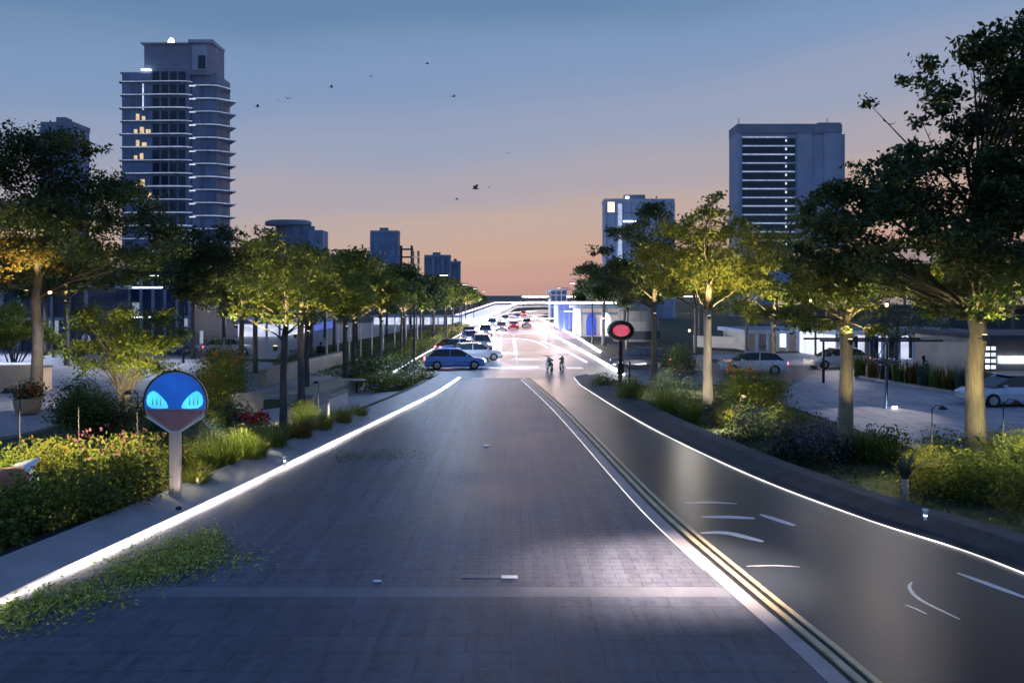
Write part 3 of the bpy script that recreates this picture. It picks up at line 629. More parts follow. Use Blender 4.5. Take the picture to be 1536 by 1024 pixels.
# ================================================================== SHRUBS AND PLANTS
def shrub(px, py, wp, hp, leaf, label, size=.07, dens=1.0, flowers=None, name='shrub', cat='shrub', group=None, lift=0):
    x, y = G(px, py); r = wp / FOC * y / 2; h = hp / FOC * y * .95
    e = empty(name, (x, y, 0), 0, label, cat, group)
    n = int(2600 * dens * max(.35, r * h) * (.07 / size) ** 2 * 1.3); n = min(int(n * 1.5), 15000)
    k = max(8, int(14 * r * 2)); cen = []
    a = rng.uniform(0, 2 * np.pi, k); rr = r * .8 * np.sqrt(rng.uniform(0, 1, k)); zz = h * rng.uniform(.2, .9, k) * (1 - .45 * (rr / r) ** 2)
    cen = np.stack([rr * np.cos(a), rr * np.sin(a), zz], 1); idx = rng.integers(0, k, n)
    s = .19 * r + .06
    pts = cen[idx] + rng.normal(size=(n, 3)) * np.array([s, s, min(s, h * .22)]); pts[:, 2] = np.clip(np.abs(pts[:, 2]), .02, h * 1.12)
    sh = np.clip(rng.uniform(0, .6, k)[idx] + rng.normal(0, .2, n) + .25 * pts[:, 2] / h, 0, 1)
    mb = MB()
    for i in range(min(k, 10)):
        mb.tube([(0, 0, -.03), tuple(cen[i] * np.array([.5, .5, .6])), tuple(cen[i])], [.02, .014, .005], 5, cap=False)
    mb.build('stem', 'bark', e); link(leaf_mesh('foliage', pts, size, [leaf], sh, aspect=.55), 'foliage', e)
    if flowers:
        fm, nf, fs = flowers; j = rng.integers(0, k, nf); p = cen[j] + rng.normal(size=(nf, 3)) * s * .9; p[:, 2] = np.clip(h * rng.uniform(.75, 1.2, nf), 0, None)
        p = np.repeat(p, 7, 0) + rng.normal(size=(nf * 7, 3)) * fs * .45
        link(leaf_mesh('flowers', p, fs, [fm], aspect=.9), 'flowers', e)
    return e
def tuft(px, py, hp, wp, m, label, n=260, lean=.6, width=.012, name='ornamental_grass', cat='grass clump', group=None):
    x, y = G(px, py); o = link(blades_mesh(name, n, hp / FOC * y * 1.1, wp / FOC * y / 2 * .6, m, width, lean), name, label=label, cat=cat, group=group)
    o.location = (x, y, 0); return o
HG = 'leafy shrubs of the hedge left of the kerb'
for (px, py, w, h, lf, lb, fl) in [
    (-35, 838, 130, 105, 'leaf', 'darkest hedge shrub low in the left corner below the white shell seat', None),
    (60, 805, 125, 105, 'leaf', 'dense green hedge shrub right of the white shell seat', None),
    (128, 785, 120, 105, 'leaf', 'rounded green hedge shrub in the middle of the front hedge', None),
    (190, 768, 100, 90, 'leaf', 'green hedge shrub left of the foot of the round blue sign', None),
    (232, 750, 60, 40, 'leaf_yel', 'low yellowish shrub touching the post of the round blue sign', None),
    (20, 748, 120, 80, 'leaf_yel', 'yellow green hedge shrub behind the white shell seat', None),
    (85, 742, 110, 82, 'leaf_yel', 'bright yellow green shrub with pale blossoms at the middle of the hedge', ('fl_orange', 14, .06)),
    (148, 735, 110, 80, 'leaf_yel', 'shrub with pink blossoms on top of the hedge', ('fl_pink', 26, .08)),
    (208, 728, 100, 72, 'leaf_yel', 'shrub with salmon blossoms just left of the sign post', ('fl_pink', 18, .07)),
    (-30, 770, 120, 90, 'leaf', 'green hedge shrub cut by the left edge of the picture', None),
    (285, 705, 60, 50, 'leaf_yel', 'small yellow green shrub right of the sign post', None)]:
    shrub(px, py, w, h, lf, lb, flowers=fl, group=HG, size=.11)
for k, (px, py, h, w, m, n, lb) in enumerate([
    (295, 738, 42, 50, 'leaf_yel', 320, 'short golden grass clump against the sign post'),
    (330, 712, 62, 70, 'leaf', 420, 'tall dark green grass clump right of the blue sign'),
    (375, 700, 60, 70, 'leaf', 420, 'green grass clump between the blue sign and the two stemmed tree'),
    (300, 690, 50, 60, 'leaf_blue', 320, 'bluish grass clump behind the sign post'),
    (410, 683, 45, 60, 'leaf', 320, 'green grass clump at the foot of the two stemmed tree'),
    (450, 668, 40, 50, 'leaf_autumn', 320, 'straw coloured grass clump right of the two stemmed tree'),
    (480, 655, 40, 50, 'leaf_yel', 320, 'yellow grass clump, middle of the yellow drift by the kerb'),
    (512, 643, 34, 46, 'leaf_yel', 320, 'bright yellow grass clump, far side of the drift'),
    (538, 632, 26, 34, 'leaf_yel', 260, 'smallest yellow grass clump at the end of the drift'),
    (455, 640, 30, 46, 'leaf', 220, 'short green grass clump behind the straw coloured one'),
    (1000, 622, 40, 44, 'leaf_yel', 320, 'yellow grass clump left of the uplit trunk'),
    (1035, 632, 36, 44, 'leaf_yel', 320, 'pale grass clump nearest the kerb below the uplit trunk'),
    (1090, 640, 34, 50, 'leaf_yel', 320, 'light green grass clump right of the uplit trunk'),
    (1300, 690, 48, 80, 'leaf', 420, 'dark green grass clump right of the leaning tree'),
    (1395, 725, 50, 80, 'leaf_yel', 420, 'glowing yellow grass clump beside the pale yucca')]):
    tuft(px, py, h, w, m, lb, n, group='ornamental grass clumps in the beds')
shrub(378, 668, 46, 44, 'leaf', 'small bush covered in bright red flowers', flowers=('fl_red', 60, .1), size=.08)
shrub(345, 655, 60, 62, 'leaf_dark', 'dark bush behind the red flowering bush', size=.09)
shrub(330, 630, 80, 96, 'leaf', 'round bush with orange blossoms right of the blue sign', flowers=('fl_orange', 10, .1), size=.1)
shrub(330, 590, 90, 80, 'leaf', 'tall rounded bush behind the bush with orange blossoms', size=.11)
shrub(125, 655, 90, 95, 'leaf', 'dark conical bush left of the blue sign', size=.09, dens=1.4)
shrub(185, 650, 90, 60, 'leaf_dark', 'low dark bush under the multi stemmed small tree', size=.09)
shrub(250, 668, 60, 50, 'leaf_dark', 'low dark bush behind the round blue sign', size=.09)
shrub(455, 632, 50, 30, 'leaf', 'leafy green bush between the two dark stems and the yellow grasses', size=.08)
LG = 'low bushes along the far left kerb'
for (px, py, w, h, lf, lb) in [(560, 586, 60, 24, 'leaf', 'low green bush at the end of the left kerb'), (600, 580, 60, 22, 'leaf_yel', 'light green bush nearest the junction corner'), (635, 572, 40, 14, 'leaf_yel', 'small light bush right at the junction corner'),
                               (555, 560, 60, 24, 'leaf_dark', 'dark bush behind the end of the left kerb'), (600, 555, 60, 22, 'leaf_dark', 'dark bush left of the turning blue car'), (530, 575, 40, 26, 'leaf_dark', 'dark bush beside the street bench')]:
    shrub(px, py, w, h, lf, lb, size=.12, group=LG)
RG = 'bushes in the bed right of the road'
for (px, py, w, h, lf, lb, fl) in [
    (905, 583, 36, 22, 'leaf', 'low bush at the left end of the right bed', None),
    (945, 602, 44, 44, 'leaf_yel', 'pale green bush below the round pink signal', None),
    (1020, 560, 54, 42, 'leaf', 'round bush between the dark trunk and the uplit trunk', None),
    (1010, 600, 70, 44, 'leaf_blue', 'blue green bush left of the uplit trunk', None),
    (1110, 602, 80, 56, 'leaf', 'bush with orange red blooms right of the uplit trunk', ('fl_orange', 34, .1)),
    (1155, 606, 70, 44, 'leaf', 'broad green bush beside the right street', None),
    (1130, 655, 90, 44, 'leaf_blue', 'low blue green bush with white flowers by the kerb', ('leaf_grey', 16, .07)),
    (1180, 650, 80, 40, 'leaf', 'low green bush in front of the plaza corner', None),
    (1210, 690, 110, 62, 'leaf_grey', 'mounded lavender bush left of the leaning tree foot', None),
    (1195, 692, 90, 44, 'leaf_dark', 'dark mound in front of the lavender bush', None),
    (1270, 690, 60, 36, 'leaf_dark', 'small dark bush at the foot of the leaning tree', None),
    (1330, 688, 70, 44, 'leaf', 'green bush between the leaning tree and the pale yucca', None),
    (1400, 740, 100, 66, 'leaf_yel', 'glowing yellow green bush left of the pale giant trunk', None),
    (1445, 750, 90, 72, 'leaf', 'dark green bush in front of the pale giant trunk', None),
    (1500, 752, 110, 90, 'leaf', 'large green bush right of the pale giant trunk', None),
    (1555, 745, 110, 96, 'leaf', 'green bush cut by the right edge of the picture', None),
    (1420, 690, 70, 44, 'leaf_yel', 'yellow green bush behind the pale giant trunk on its left', None),
    (1510, 696, 100, 50, 'leaf_yel', 'yellow green bush behind the pale giant trunk on its right', None)]:
    shrub(px, py, w, h, lf, lb, flowers=fl, group=RG, size=.11)
# yucca with a pale stem, and strap leaved agaves
def agave(px, py, hp, label, stem=0, m='leaf_blue', n=46):
    x, y = G(px, py); e = empty('yucca', (x, y, 0), 0, label, 'yucca')
    zs = stem / FOC * y
    if stem: MB().tube([(0, 0, -.05), (.02, 0, zs * .5), (0, 0, zs)], [.1, .075, .08], 10).build('stem', 'stone', e, smooth=True)
    o = link(blades_mesh('leaves', n, hp / FOC * y, .06, m, .03, 1.1), 'leaves', e); o.location = (0, 0, zs)
agave(1357, 752, 48, 'spiky yucca on a short pale stem beside the right kerb', 34)
agave(1340, 700, 48, 'dark spiky yucca behind the pale stemmed one', 0, 'leaf', 60)
agave(1165, 590, 30, 'wide strap leaved yucca at the corner of the right street', 0, 'leaf', 60)
# reed bed behind the plaza
for k, px in enumerate(range(1290, 1540, 19)):
    tuft(px, 566 + (px - 1290) * .155, 36, 26, ['leaf', 'leaf_autumn', 'leaf_blue'][k % 3], 'tall reed clump behind the right plaza, %s from the left' % ordn[k], 170, .25, .02, name='reed_clump', cat='reeds', group='reed clumps behind the right plaza')
# ground cover in the beds (uncountable)
def cover(name, polys, n, size, mats, label, zmax=.12, blades=False):
    pts = []
    for poly, w in polys:
        P2 = np.array([G(*p) for p in poly]); mn, mx = P2.min(0), P2.max(0); need = int(n * w); got = 0
        while got < need:
            q = rng.uniform(mn, mx, (need * 3, 2)); x, y = q[:, 0], q[:, 1]; ins = np.zeros(len(q), bool); j = len(P2) - 1
            for i in range(len(P2)):
                xi, yi = P2[i]; xj, yj = P2[j]; c = ((yi > y) != (yj > y)) & (x < (xj - xi) * (y - yi) / (yj - yi + 1e-12) + xi); ins ^= c; j = i
            q = q[ins]
            dn = np.sin(q[:, 0] * 2.1 + 3 * np.sin(q[:, 1] * .9)) + np.sin(q[:, 1] * 2.7 + 2 * np.sin(q[:, 0] * 1.3)); q = q[dn + rng.uniform(-1.3, 1.3, len(q)) > -.3][:need - got]
            pts.append(np.column_stack([q, np.abs(rng.normal(0, zmax * .5, len(q))) + .02])); got += len(q)
    p = np.concatenate(pts)
    return link(leaf_mesh(name, p, size, mats, None, aspect=.5), name, label=label, kind='stuff')
cover('ground_cover', [([(-150, 850), (0, 826), (250, 745), (420, 688), (560, 622), (560, 612), (420, 640), (250, 680), (-150, 700)], 1)], 42000, .09, ['leaf'], 'low dark green ground cover over the left planting bed', .16)
cover('ground_cover', [([(880, 575), (1000, 640), (1130, 695), (1300, 745), (1420, 775), (1600, 800), (1600, 700), (1400, 690), (1260, 650), (1150, 605), (1000, 590), (900, 565)], 1)], 30000, .08, ['leaf_dark'], 'low dark ground cover over the right planting bed', .12)
cover('lawn', [([(400, 560), (640, 575), (700, 500), (600, 500), (420, 530)], 1)], 22000, .16, ['leaf'], 'short grass verge between the left plaza and the far road', .12)
# creeping weeds on the paving
def weeds(spots, n, size, m, label):
    pts = []; w = np.array([s[4] for s in spots], float); w /= w.sum()
    for s, ww in zip(spots, w):
        k = int(n * ww); cx, cy = s[0] + rng.normal(0, s[2], k), s[1] + rng.normal(0, s[3], k)
        for a, b in zip(cx, cy):
            x, y = G(a, b); pts.append((x, y, .02 + abs(rng.normal(0, s[5]))))
    return link(leaf_mesh('creeping_weeds', np.array(pts), size, [m], None, aspect=.42, tilt=.8), 'creeping_weeds', label=label, kind='stuff')
weeds([(20, 925, 28, 14, 1, .05), (80, 905, 30, 14, 1, .06), (140, 893, 30, 12, .8, .05), (200, 862, 30, 12, 1.3, .07), (245, 845, 28, 14, 1.6, .09), (290, 832, 24, 15, 1.8, .1), (315, 815, 14, 10, .6, .08), (345, 840, 28, 12, .3, .03)], 6000, .085, 'leaf_weed', 'light green creeping weeds spreading over the paving at lower left')
weeds([(540, 685, 26, 5, 1, .02), (590, 683, 26, 4, .6, .02)], 420, .07, 'leaf', 'sparse weeds growing out of the paving by the left light strip')
# clipped hedges along the far left verge
for k, (a, b, lb) in enumerate([((565, 560), (700, 492), 'long clipped hedge along the far left verge, nearer the road'), ((600, 525), (690, 488), 'long clipped hedge along the far left verge, under the avenue trees')]):
    cl = spline([G(*a), G((a[0] + b[0]) / 2, (a[1] + b[1]) / 2 - 3), G(*b)], 1); pts = []
    for p in cl:
        m = 55; q = np.column_stack([rng.normal(p.x, .4, m), rng.normal(p.y, .5, m), rng.uniform(.02, .75, m)]); pts.append(q)
    link(leaf_mesh('clipped_hedge', np.concatenate(pts), .2, ['leaf']), 'clipped_hedge', label=lb, cat='hedge')

# ================================================================== SIGNS
x, y = G(263, 748, .2); sg = empty('round_sign', (x, y, .25), 0, 'round blue sign with two glowing cyan lobes on a beige post', 'sign')
rS, zc = .76, 2.27
circ = [(rS * math.cos(t), zc + rS * math.sin(t)) for t in np.linspace(R(-28), R(208), 40)]
tip = [(-.1, zc - .70), (.1, zc - .70)]
MB().facedisc(circ + tip, .0, .09).build('backing_plate', 'metal', sg)
blue = [((rS - .035) * math.cos(t), zc + (rS - .035) * math.sin(t)) for t in np.linspace(R(-12), R(192), 36)]
MB().facedisc(blue, -.02, -.002).build('blue_panel', 'sign_blue', sg)
zb = zc + (rS - .035) * math.sin(R(-12)); xb = (rS - .035) * math.cos(R(-12))
MB().facedisc([(-xb, zb - .01), (xb, zb - .01), (xb - .06, zb - .11), (.09, zc - .655), (-.09, zc - .655), (-xb + .06, zb - .11)], -.018, -.002).build('lower_panel', 'sign_maroon', sg)
for sgn in (-1, 1):
    lobe = [(.16, -.10), (.20, -.13), (.38, -.135), (.56, -.12), (.655, -.05), (.68, .05), (.655, .18), (.59, .26), (.52, .29), (.42, .24), (.31, .14), (.21, .02)]
    if sgn < 0: lobe = [(-a, b) for a, b in reversed(lobe)]
    pl = [(a, zc + b) for a, b in lobe]
    l = MB().facedisc(pl, -.04, -.021).build('cyan_panel', 'sign_cyan', sg)
    c0 = (sum(p[0] for p in pl) / 12, sum(p[1] for p in pl) / 12)
    for j, dx in enumerate((-.1, 0, .09)):
        MB().facedisc([(c0[0] + dx, c0[1] - .1), (c0[0] + dx + .035, c0[1] - .1), (c0[0] + dx + .025, c0[1] + .12)], -.046, -.0405).build('glow_mark', 'white', l)
MB().tube([(-.69, -.01, zc - .33), (-.1, -.03, zc - .71), (.1, -.03, zc - .71), (.69, -.01, zc - .33)], .022, 8).build('rim', 'white', sg, smooth=True)
MB().tube([((rS + .005) * math.cos(t), -.01, zc + (rS + .005) * math.sin(t)) for t in np.linspace(R(-20), R(200), 36)], .018, 6).build('rim', 'darkmetal', sg, smooth=True)
MB().box(-.135, .135, -.07, .07, -.3, zc - .70, .03).box(-.03, .03, -.085, -.071, 0, zc - .8).build('post', 'metal', sg)
# signal on the right
x, y = G(932, 586); sp = empty('round_signal', (x, y, 0), R(10), 'round dark signal with a glowing pink lens on a dark pole', 'signal')
el = lambda a, b, n=30: [(a * math.cos(t), 3.32 + b * math.sin(t)) for t in np.linspace(0, 2 * math.pi, n, endpoint=False)]
MB().facedisc(el(.74, .56), .0, .3).build('housing', 'darkmetal', sp)
r1 = MB().loft([[(x_, -.0, z_) for x_, z_ in el(.74, .56)], [(x_, -.12, z_) for x_, z_ in el(.72, .54)], [(x_, -.12, z_) for x_, z_ in el(.63, .45)], [(x_, -.005, z_) for x_, z_ in el(.61, .43)]], cap=False).build('hood', 'darkmetal', sp)
MB().loft([[(x_, -.006, z_) for x_, z_ in el(.5, .33)], [(x_, -.08, z_) for x_, z_ in el(.43, .28)], [(x_, -.12, z_) for x_, z_ in el(.25, .15)]]).build('lens', 'sign_pink', sp, smooth=True)
MB().tube([(0, .15, -.1), (0, .15, 2.75)], .12, 12).box(-.17, .17, 0, .3, .9, 1.5, .03).build('pole', 'darkmetal', sp)
MB().tube([(.55, .2, -.1), (.55, .2, 1.6)], .05, 8).build('side_post', 'darkmetal', sp)

# hooped plaza lamp
x, y = G(1330, 613); lp = empty('plaza_lamp', (x, y, .03), 0, 'slim blue plaza lamp with a shallow bowl and a hoop on top', 'lamp')
MB().lathe([(.2, 0), (.2, .03), (.07, .06), (.06, 1.9), (.05, 2.0)], n=14).build('pole', 'bluemetal', lp, smooth=True)
MB().lathe([(.05, 1.98), (.35, 2.04), (.6, 2.16), (.62, 2.2), (.35, 2.1), (.06, 2.06)], n=24).build('bowl', 'darkmetal', lp, smooth=True)
hoop = [(.62 * math.cos(t), 0, 2.85 + .62 * math.sin(t)) for t in np.linspace(R(-90), R(270), 33)]
MB().tube(hoop, .03, 6).build('hoop', 'bluemetal', lp, smooth=True)
MB().tube([(-.5, 0, 2.2), (-.1, 0, 2.9), (.2, 0, 3.4)], .02, 6).build('brace', 'bluemetal', lp)
MB().lathe([(.1, .031), (.1, .09), (.04, .11)], .32, -.1, n=12).build('ground_light', 'led', lp)
spot(lp, Vector((x - .2, y - .35, 1.6)), (x - .7, y - 1.2, 0), 900, WARMW, 110)

# small kerb markers
for px, py, z, lb in ((427, 698, .25, 'small white marker post on the left kerb'), (1388, 782, .2, 'small pale marker on the right kerb edging')):
    x, y = G(px, py, z); e = empty('marker_post', (x, y, z), 0, lb, 'marker post')
    MB().lathe([(.03, -.05), (.035, .2), (.06, .24), (.06, .27), (.02, .28)], n=10).build('post', 'white', e); MB().lathe([(.037, .12), (.037, .15)], n=10).build('reflector', 'led_dim', e)  # reflector shine put in as emission

# ================================================================== STREET LAMPS (added, the near one outside the view on the right verge) and tree lights
def unseen_street_lamp(x, y, hx, hy, h, label, watts, tgt, col=WARMW, ang=50):
    e = empty('unseen_street_lamp', (x, y, 0), 0, label, 'street lamp'); a = Vector((hx - x, hy - y, 0))
    MB().lathe([(.22, 0), (.2, .3), (.1, .35), (.08, h - .4), (.06, h)], n=14).build('pole', 'darkmetal', e)
    MB().tube([(0, 0, h - .1), tuple(a * .3 + Vector((0, 0, h + .5))), tuple(a * .9 + Vector((0, 0, h + .6)))], [.05, .045, .035], 8).build('arm', 'darkmetal', e)
    hd = MB().box(a.x - .35, a.x + .35, a.y - .15, a.y + .15, h + .54, h + .68, .04).build('head', 'darkmetal', e)
    MB().box(a.x - .25, a.x + .25, a.y - .1, a.y + .1, h + .52, h + .538).build('lens', 'led', hd)
    spot(e, (hx, hy, h + .2), tgt, watts, col, ang, 1.0, .5)
    spot(e, (hx, hy, h + .2), (tgt[0] - 1.5, tgt[1] - .1, 0), watts * .4, col, ang, 1.0, .5)
unseen_street_lamp(11.8, 10.0, 5.0, 13.5, 11.0, 'tall unseen street lamp on the right verge beside the asphalt lane', 34000, (3.5, 13.5, 0), (1, .74, .56), 24)  # added out of view to cast the warm pool on the paving
def tree_light(px, py, Y, label, watts, tgt, col=WARMW, ang=120, size=.09, extra=()):
    p = P(px, py, Y); e = empty('tree_light', tuple(p), 0, label, 'tree light', 'lanterns added in the trees')
    MB().lathe([(.03, .16), (size, .12), (size, .1)], n=12).build('cap', 'darkmetal', e); MB().tube([(0, 0, .15), (.1, .05, 1.6), (.3, .1, 3.0)], .008, 5).build('cable', 'darkmetal', e)
    MB().lathe([(size * .85, .098), (size * .9, .02), (size * .5, -.02)], n=12).build('globe', 'led_warm', e)
    spot(e, p + Vector((0, 0, -.08)), tgt, watts, col, ang, 1.0, .3 if ang < 20 else .1)
    for (tx, ty, w_, an) in extra: spot(e, p + Vector((0, 0, -.08)), (tx, ty, 0), w_, col, an, 1.0, .3)
def added_avenue_lamp(x, y, side, label, watts, col):  # lamps added to whiten the far road and side streets
    e = empty('added_avenue_lamp', (x, y, 0), 0, label, 'street lamp', 'slender street lamps added along the far road')
    MB().lathe([(.16, 0), (.1, .3), (.06, 6.6)], n=8).build('pole', 'darkmetal', e); MB().tube([(0, 0, 6.5), (side * .6, 0, 6.9), (side * 2.2, 0, 7.0)], .05, 6).build('arm', 'darkmetal', e)
    hd = MB().box(min(side * 1.9, side * 2.7), max(side * 1.9, side * 2.7), -.18, .18, 6.94, 7.06, .03).build('head', 'darkmetal', e); MB().box(side * 2.3 - .3, side * 2.3 + .3, -.12, .12, 6.91, 6.935).build('lens', 'led_dim', hd)
    spot(e, (x + side * 2.3, y, 6.8), (x + side * 4, y - 3, 0), watts, col, 130, .8, .15)
for k, (x, y, sd, wt, cl_) in enumerate([(-7.6, 57, 1, 9000, (.55, .72, 1)), (-8.2, 92, 1, 15000, (.78, .72, 1)), (9.2, 84, -1, 4500, (1, .74, .66)), (-8.6, 125, 1, 24000, (1, .62, .76)), (9.8, 118, -1, 17000, (1, .7, .8)), (-8.6, 165, 1, 50000, (.8, .76, 1)), (10.4, 160, -1, 40000, (1, .76, .84))]):
    added_avenue_lamp(x, y, sd, 'added slender street lamp %s of the far road, %s' % ('left' if sd > 0 else 'right', {57: 'nearest the junction on that side', 92: 'second on that side', 84: 'nearest the junction on that side', 125: 'third on that side', 118: 'second on that side', 165: 'farthest on that side', 160: 'farthest on that side'}[y]), wt, cl_)
added_avenue_lamp(-26, 58, -1, 'added slender street lamp standing on the left street', 4500, (.8, .87, 1))
added_avenue_lamp(-40, 64, -1, 'added slender street lamp before the low blue glass block at left', 5000, (.7, .8, 1))
added_avenue_lamp(24, 58, 1, 'added slender street lamp behind the uplit tree on the right street', 3500, (1, .85, .8))
added_avenue_lamp(37, 54, 1, 'added slender street lamp beside the right pavilion', 3500, (1, .85, .8))
# lanterns added to throw reflected glints on the wet lane
tree_light(1330, 459, 24.0, 'added lantern hanging below the left edge of the giant crown', 460, (5.9, 12, 0), WARMW, 90, .06)
tree_light(1034, 497, 34.5, 'added lantern hanging left of the smooth uplit trunk', 190, (4.5, 18.4, 0), WARMW, 80, .06)
tree_light(1216, 452, 34.8, 'added lantern hanging left of the leaning tree', 70, (7, 17, 0), WARMW, 70, .06)
tree_light(905, 478, 60, 'added lantern below the small dark tree by the signal', 1200, (3, 44, 0), WARMW, 50)

def up(px, py, tpx, tpy, tY, watts, where, col=WARM, ang=80, fwd=1.0):
    watts *= 2.6
    x, y = G(px, py); y -= 0; ground_spot(x, y - fwd, tuple(P(tpx, tpy, tY)), watts, col, where, ang)
up(1450, 712, 1458, 400, 23.5, 230, 'at the foot of the pale giant trunk', WARM, 50, .8)
up(1500, 720, 1510, 420, 24, 150, 'right of the pale giant trunk', (1, .9, .4), 90, .3)
up(1400, 724, 1405, 690, 22, 120, 'inside the glowing yellow bush', WARM, 130, .6)
up(1275, 676, 1300, 420, 26.5, 130, 'at the foot of the leaning tree', WARM, 60, .6)
up(1052, 616, 1062, 380, 35.5, 50, 'at the foot of the uplit tree', WARM, 80, .8)
up(1105, 612, 1110, 390, 35.5, 450, 'right of the uplit tree foot', WARM, 90, .8)
up(1015, 610, 1020, 560, 36, 160, 'among the yellow grasses left of the uplit trunk', WARM, 120, .3)
up(985, 590, 950, 420, 41, 60, 'at the foot of the dark blue grey trunk', WARM, 80, .8)
up(1160, 556, 1170, 450, 58, 600, 'below the dusky tree by the right street', WARM, 100, 1)
up(1225, 556, 1225, 470, 50, 300, 'on the lawn before the right street trees', WARM, 100, 1)
up(1110, 612, 1110, 590, 34, 120, 'by the bush with orange red blooms', WARM, 130, .9)
up(395, 662, 390, 440, 27.5, 120, 'at the foot of the two stemmed tree', WARM, 80, .6)
up(475, 622, 485, 430, 33, 150, 'behind the two stemmed tree', WARM, 90, .6)
up(500, 640, 495, 630, 30, 90, 'within the yellow grasses by the left kerb', WARM, 130, .2)
up(335, 590, 320, 430, 46, 150, 'at the foot of the tree behind the rounded shrubs', WARM, 90, .8)
up(190, 618, 185, 500, 36, 900, 'under the multi stemmed small tree', WARM, 110, 1)
up(-60, 640, -80, 390, 36, 300, 'at the foot of the large dark tree', (1, .66, .28), 70, 1)
up(215, 610, 230, 380, 37, 260, 'between the large dark tree and the blue sign', WARM, 80, .5)
up(322, 655, 330, 590, 33, 320, 'by the round bush with orange blossoms', WARM, 130, .8)
# wash lights added to brighten the planting
def wash(px, py, z, tgt, watts, where, col=WARMW, ang=120):
    x, y = G(px, py); e = empty('added_bollard_light', (x, y, 0), 0, 'short black bollard light added ' + where, 'bollard light', 'bollard lights added in the beds')
    watts *= 1.5; MB().lathe([(.03, 0), (.022, z)], n=8).build('post', 'cloth_dark', e); MB().lathe([(.05, z + .008), (.05, z + .019)], 0, -.36, n=8).build('lens', 'led_warm', e); MB().lathe([(.09, z + .02), (.09, z + .05), (.02, z + .1)], 0, -.36, n=12).build('cap', 'cloth_dark', e)
    MB().tube([(0, 0, z - .04), (0, -.34, z + .04)], .015, 6).build('arm', 'cloth_dark', e); spot(e, (x, y - .36, z - .02), (x, y - .8, 0), watts, col, 122)
wash(370, 690, 1.2, None, 1200, 'among the dark green grasses', (1, .85, .5))
wash(1110, 640, 1.2, None, 1300, 'in the bed right of the uplit trunk', (1, .88, .5))
wash(1010, 585, 1.2, None, 1500, 'between the dark trunk and the uplit trunk', (1, .88, .5))
wash(310, 730, .5, G(280, 760), 200, 'near the round blue sign', (1, .85, .5), 150)
tree_light(75, 440, 34, 'added lantern hanging right of the large dark trunk', 900, (-23, 36, 0), WARMW, 75)  # lantern added to brighten the left plaza
ground_spot(*G(268, 775), tuple(P(263, 650, 18.5)), 30, WARMW, 'added in front of the round blue sign', 60)  # spotlight added to brighten the sign post
# avenue uplights (one per tree of the front row, nearest dozen)
def crown_light(x, y, z, tgt, watts, where, col=WARM, ang=125):
    watts *= 5
    e = empty('tree_light', (x, y, z), 0, 'crown light ' + where, 'tree light', 'crown lights strapped to the trunks')
    MB().tube([(0, 0, -.12), (0, 0, .06)], [.06, .085], 10).build('housing', 'darkmetal', e); MB().tube([(0, 0, .062), (0, 0, .075)], .07, 10).build('lens', 'led_warm', e)
    MB().box(-.02, .02, 0, .3, -.06, -.03).build('bracket', 'darkmetal', e)
    spot(e, (x, y - .05, z + .16), tgt, watts, col, ang, .5, .1)
def hedge_fill_lamp(px, py, z, watts, where):  # lamps added to brighten the hedge and beds
    x, y = G(px, py); e = empty('added_garden_lamp', (x, y, 0), 0, 'added slim dark garden lamp ' + where, 'garden lamp', 'slim garden lamps added in the beds')
    MB().lathe([(.018, 0), (.012, z)], n=8).build('post', 'cloth_dark', e); MB().tube([(0, 0, z - .05), (0, -.2, z + .1), (0, -.5, z + .12)], .014, 6).build('arm', 'cloth_dark', e)
    h_ = MB().lathe([(.11, z + .03), (.11, z + .06), (.03, z + .12)], 0, -.5, n=14).build('head', 'cloth_dark', e); MB().lathe([(.04, z + .022), (.06, z + .029)], 0, -.5, n=12).build('lens', 'led_warm', h_)
    l = bpy.data.lights.new('lamp_light', 'AREA'); l.shape = 'DISK'; l.size = .14; l.spread = R(104); l.energy = watts * 2.2; l.color = (1, .84, .42)
    o = bpy.data.objects.new('lamp_light', l); C.objects.link(o); o.parent = e; o.location = (0, -.5, z + .005); o.rotation_euler = Vector((0, -.12, -1)).to_track_quat('-Z', 'Y').to_euler()
for a in ((30, 748, 2.7, 110, 'rising from the hedge at the left edge'), (118, 738, 2.7, 130, 'rising from the middle of the hedge'), (206, 728, 2.5, 90, 'rising from the hedge just left of the blue sign'), (352, 698, 1.8, 40, 'among the dark green grasses'),
          (1398, 728, 2.1, 70, 'left of the pale giant trunk'), (1505, 733, 2.3, 90, 'right of the pale giant trunk'), (1125, 640, 1.8, 90, 'right of the smooth uplit trunk'), (1000, 596, 2.0, 90, 'between the dark trunk and the smooth uplit trunk'), (478, 632, 1.6, 60, 'behind the yellow grasses')):
    hedge_fill_lamp(*a)
for k, (x, y) in enumerate(ROWL[:16]):
    crown_light(x + .2, y - .45, 3.4, (x + .6, y - 2.0, 8), 520 + 60 * k, 'on the %s avenue tree of the front row' % ordn[k])
for k, (x, y) in enumerate([(13.5, 88), (15.5, 102), (14.5, 122)]):
    crown_light(x - .2, y - .42, 4.2, (x, y - .6, 8), 500, 'on the %s avenue tree right of the far road' % ordn[k])
for o in list(C.objects):
    g_ = o.get('group')
    if g_ in ('back row of trees left of the far road', 'trees around the left street', 'trees in front of the right pavilions'):  # crown lights added to brighten the dark foliage of these trees
        crown_light(o.location.x + .2, o.location.y - .5, 3.9 * o.scale.x, (o.location.x + .5, o.location.y - 2, 12), 420, 'added to ' + o['label'])
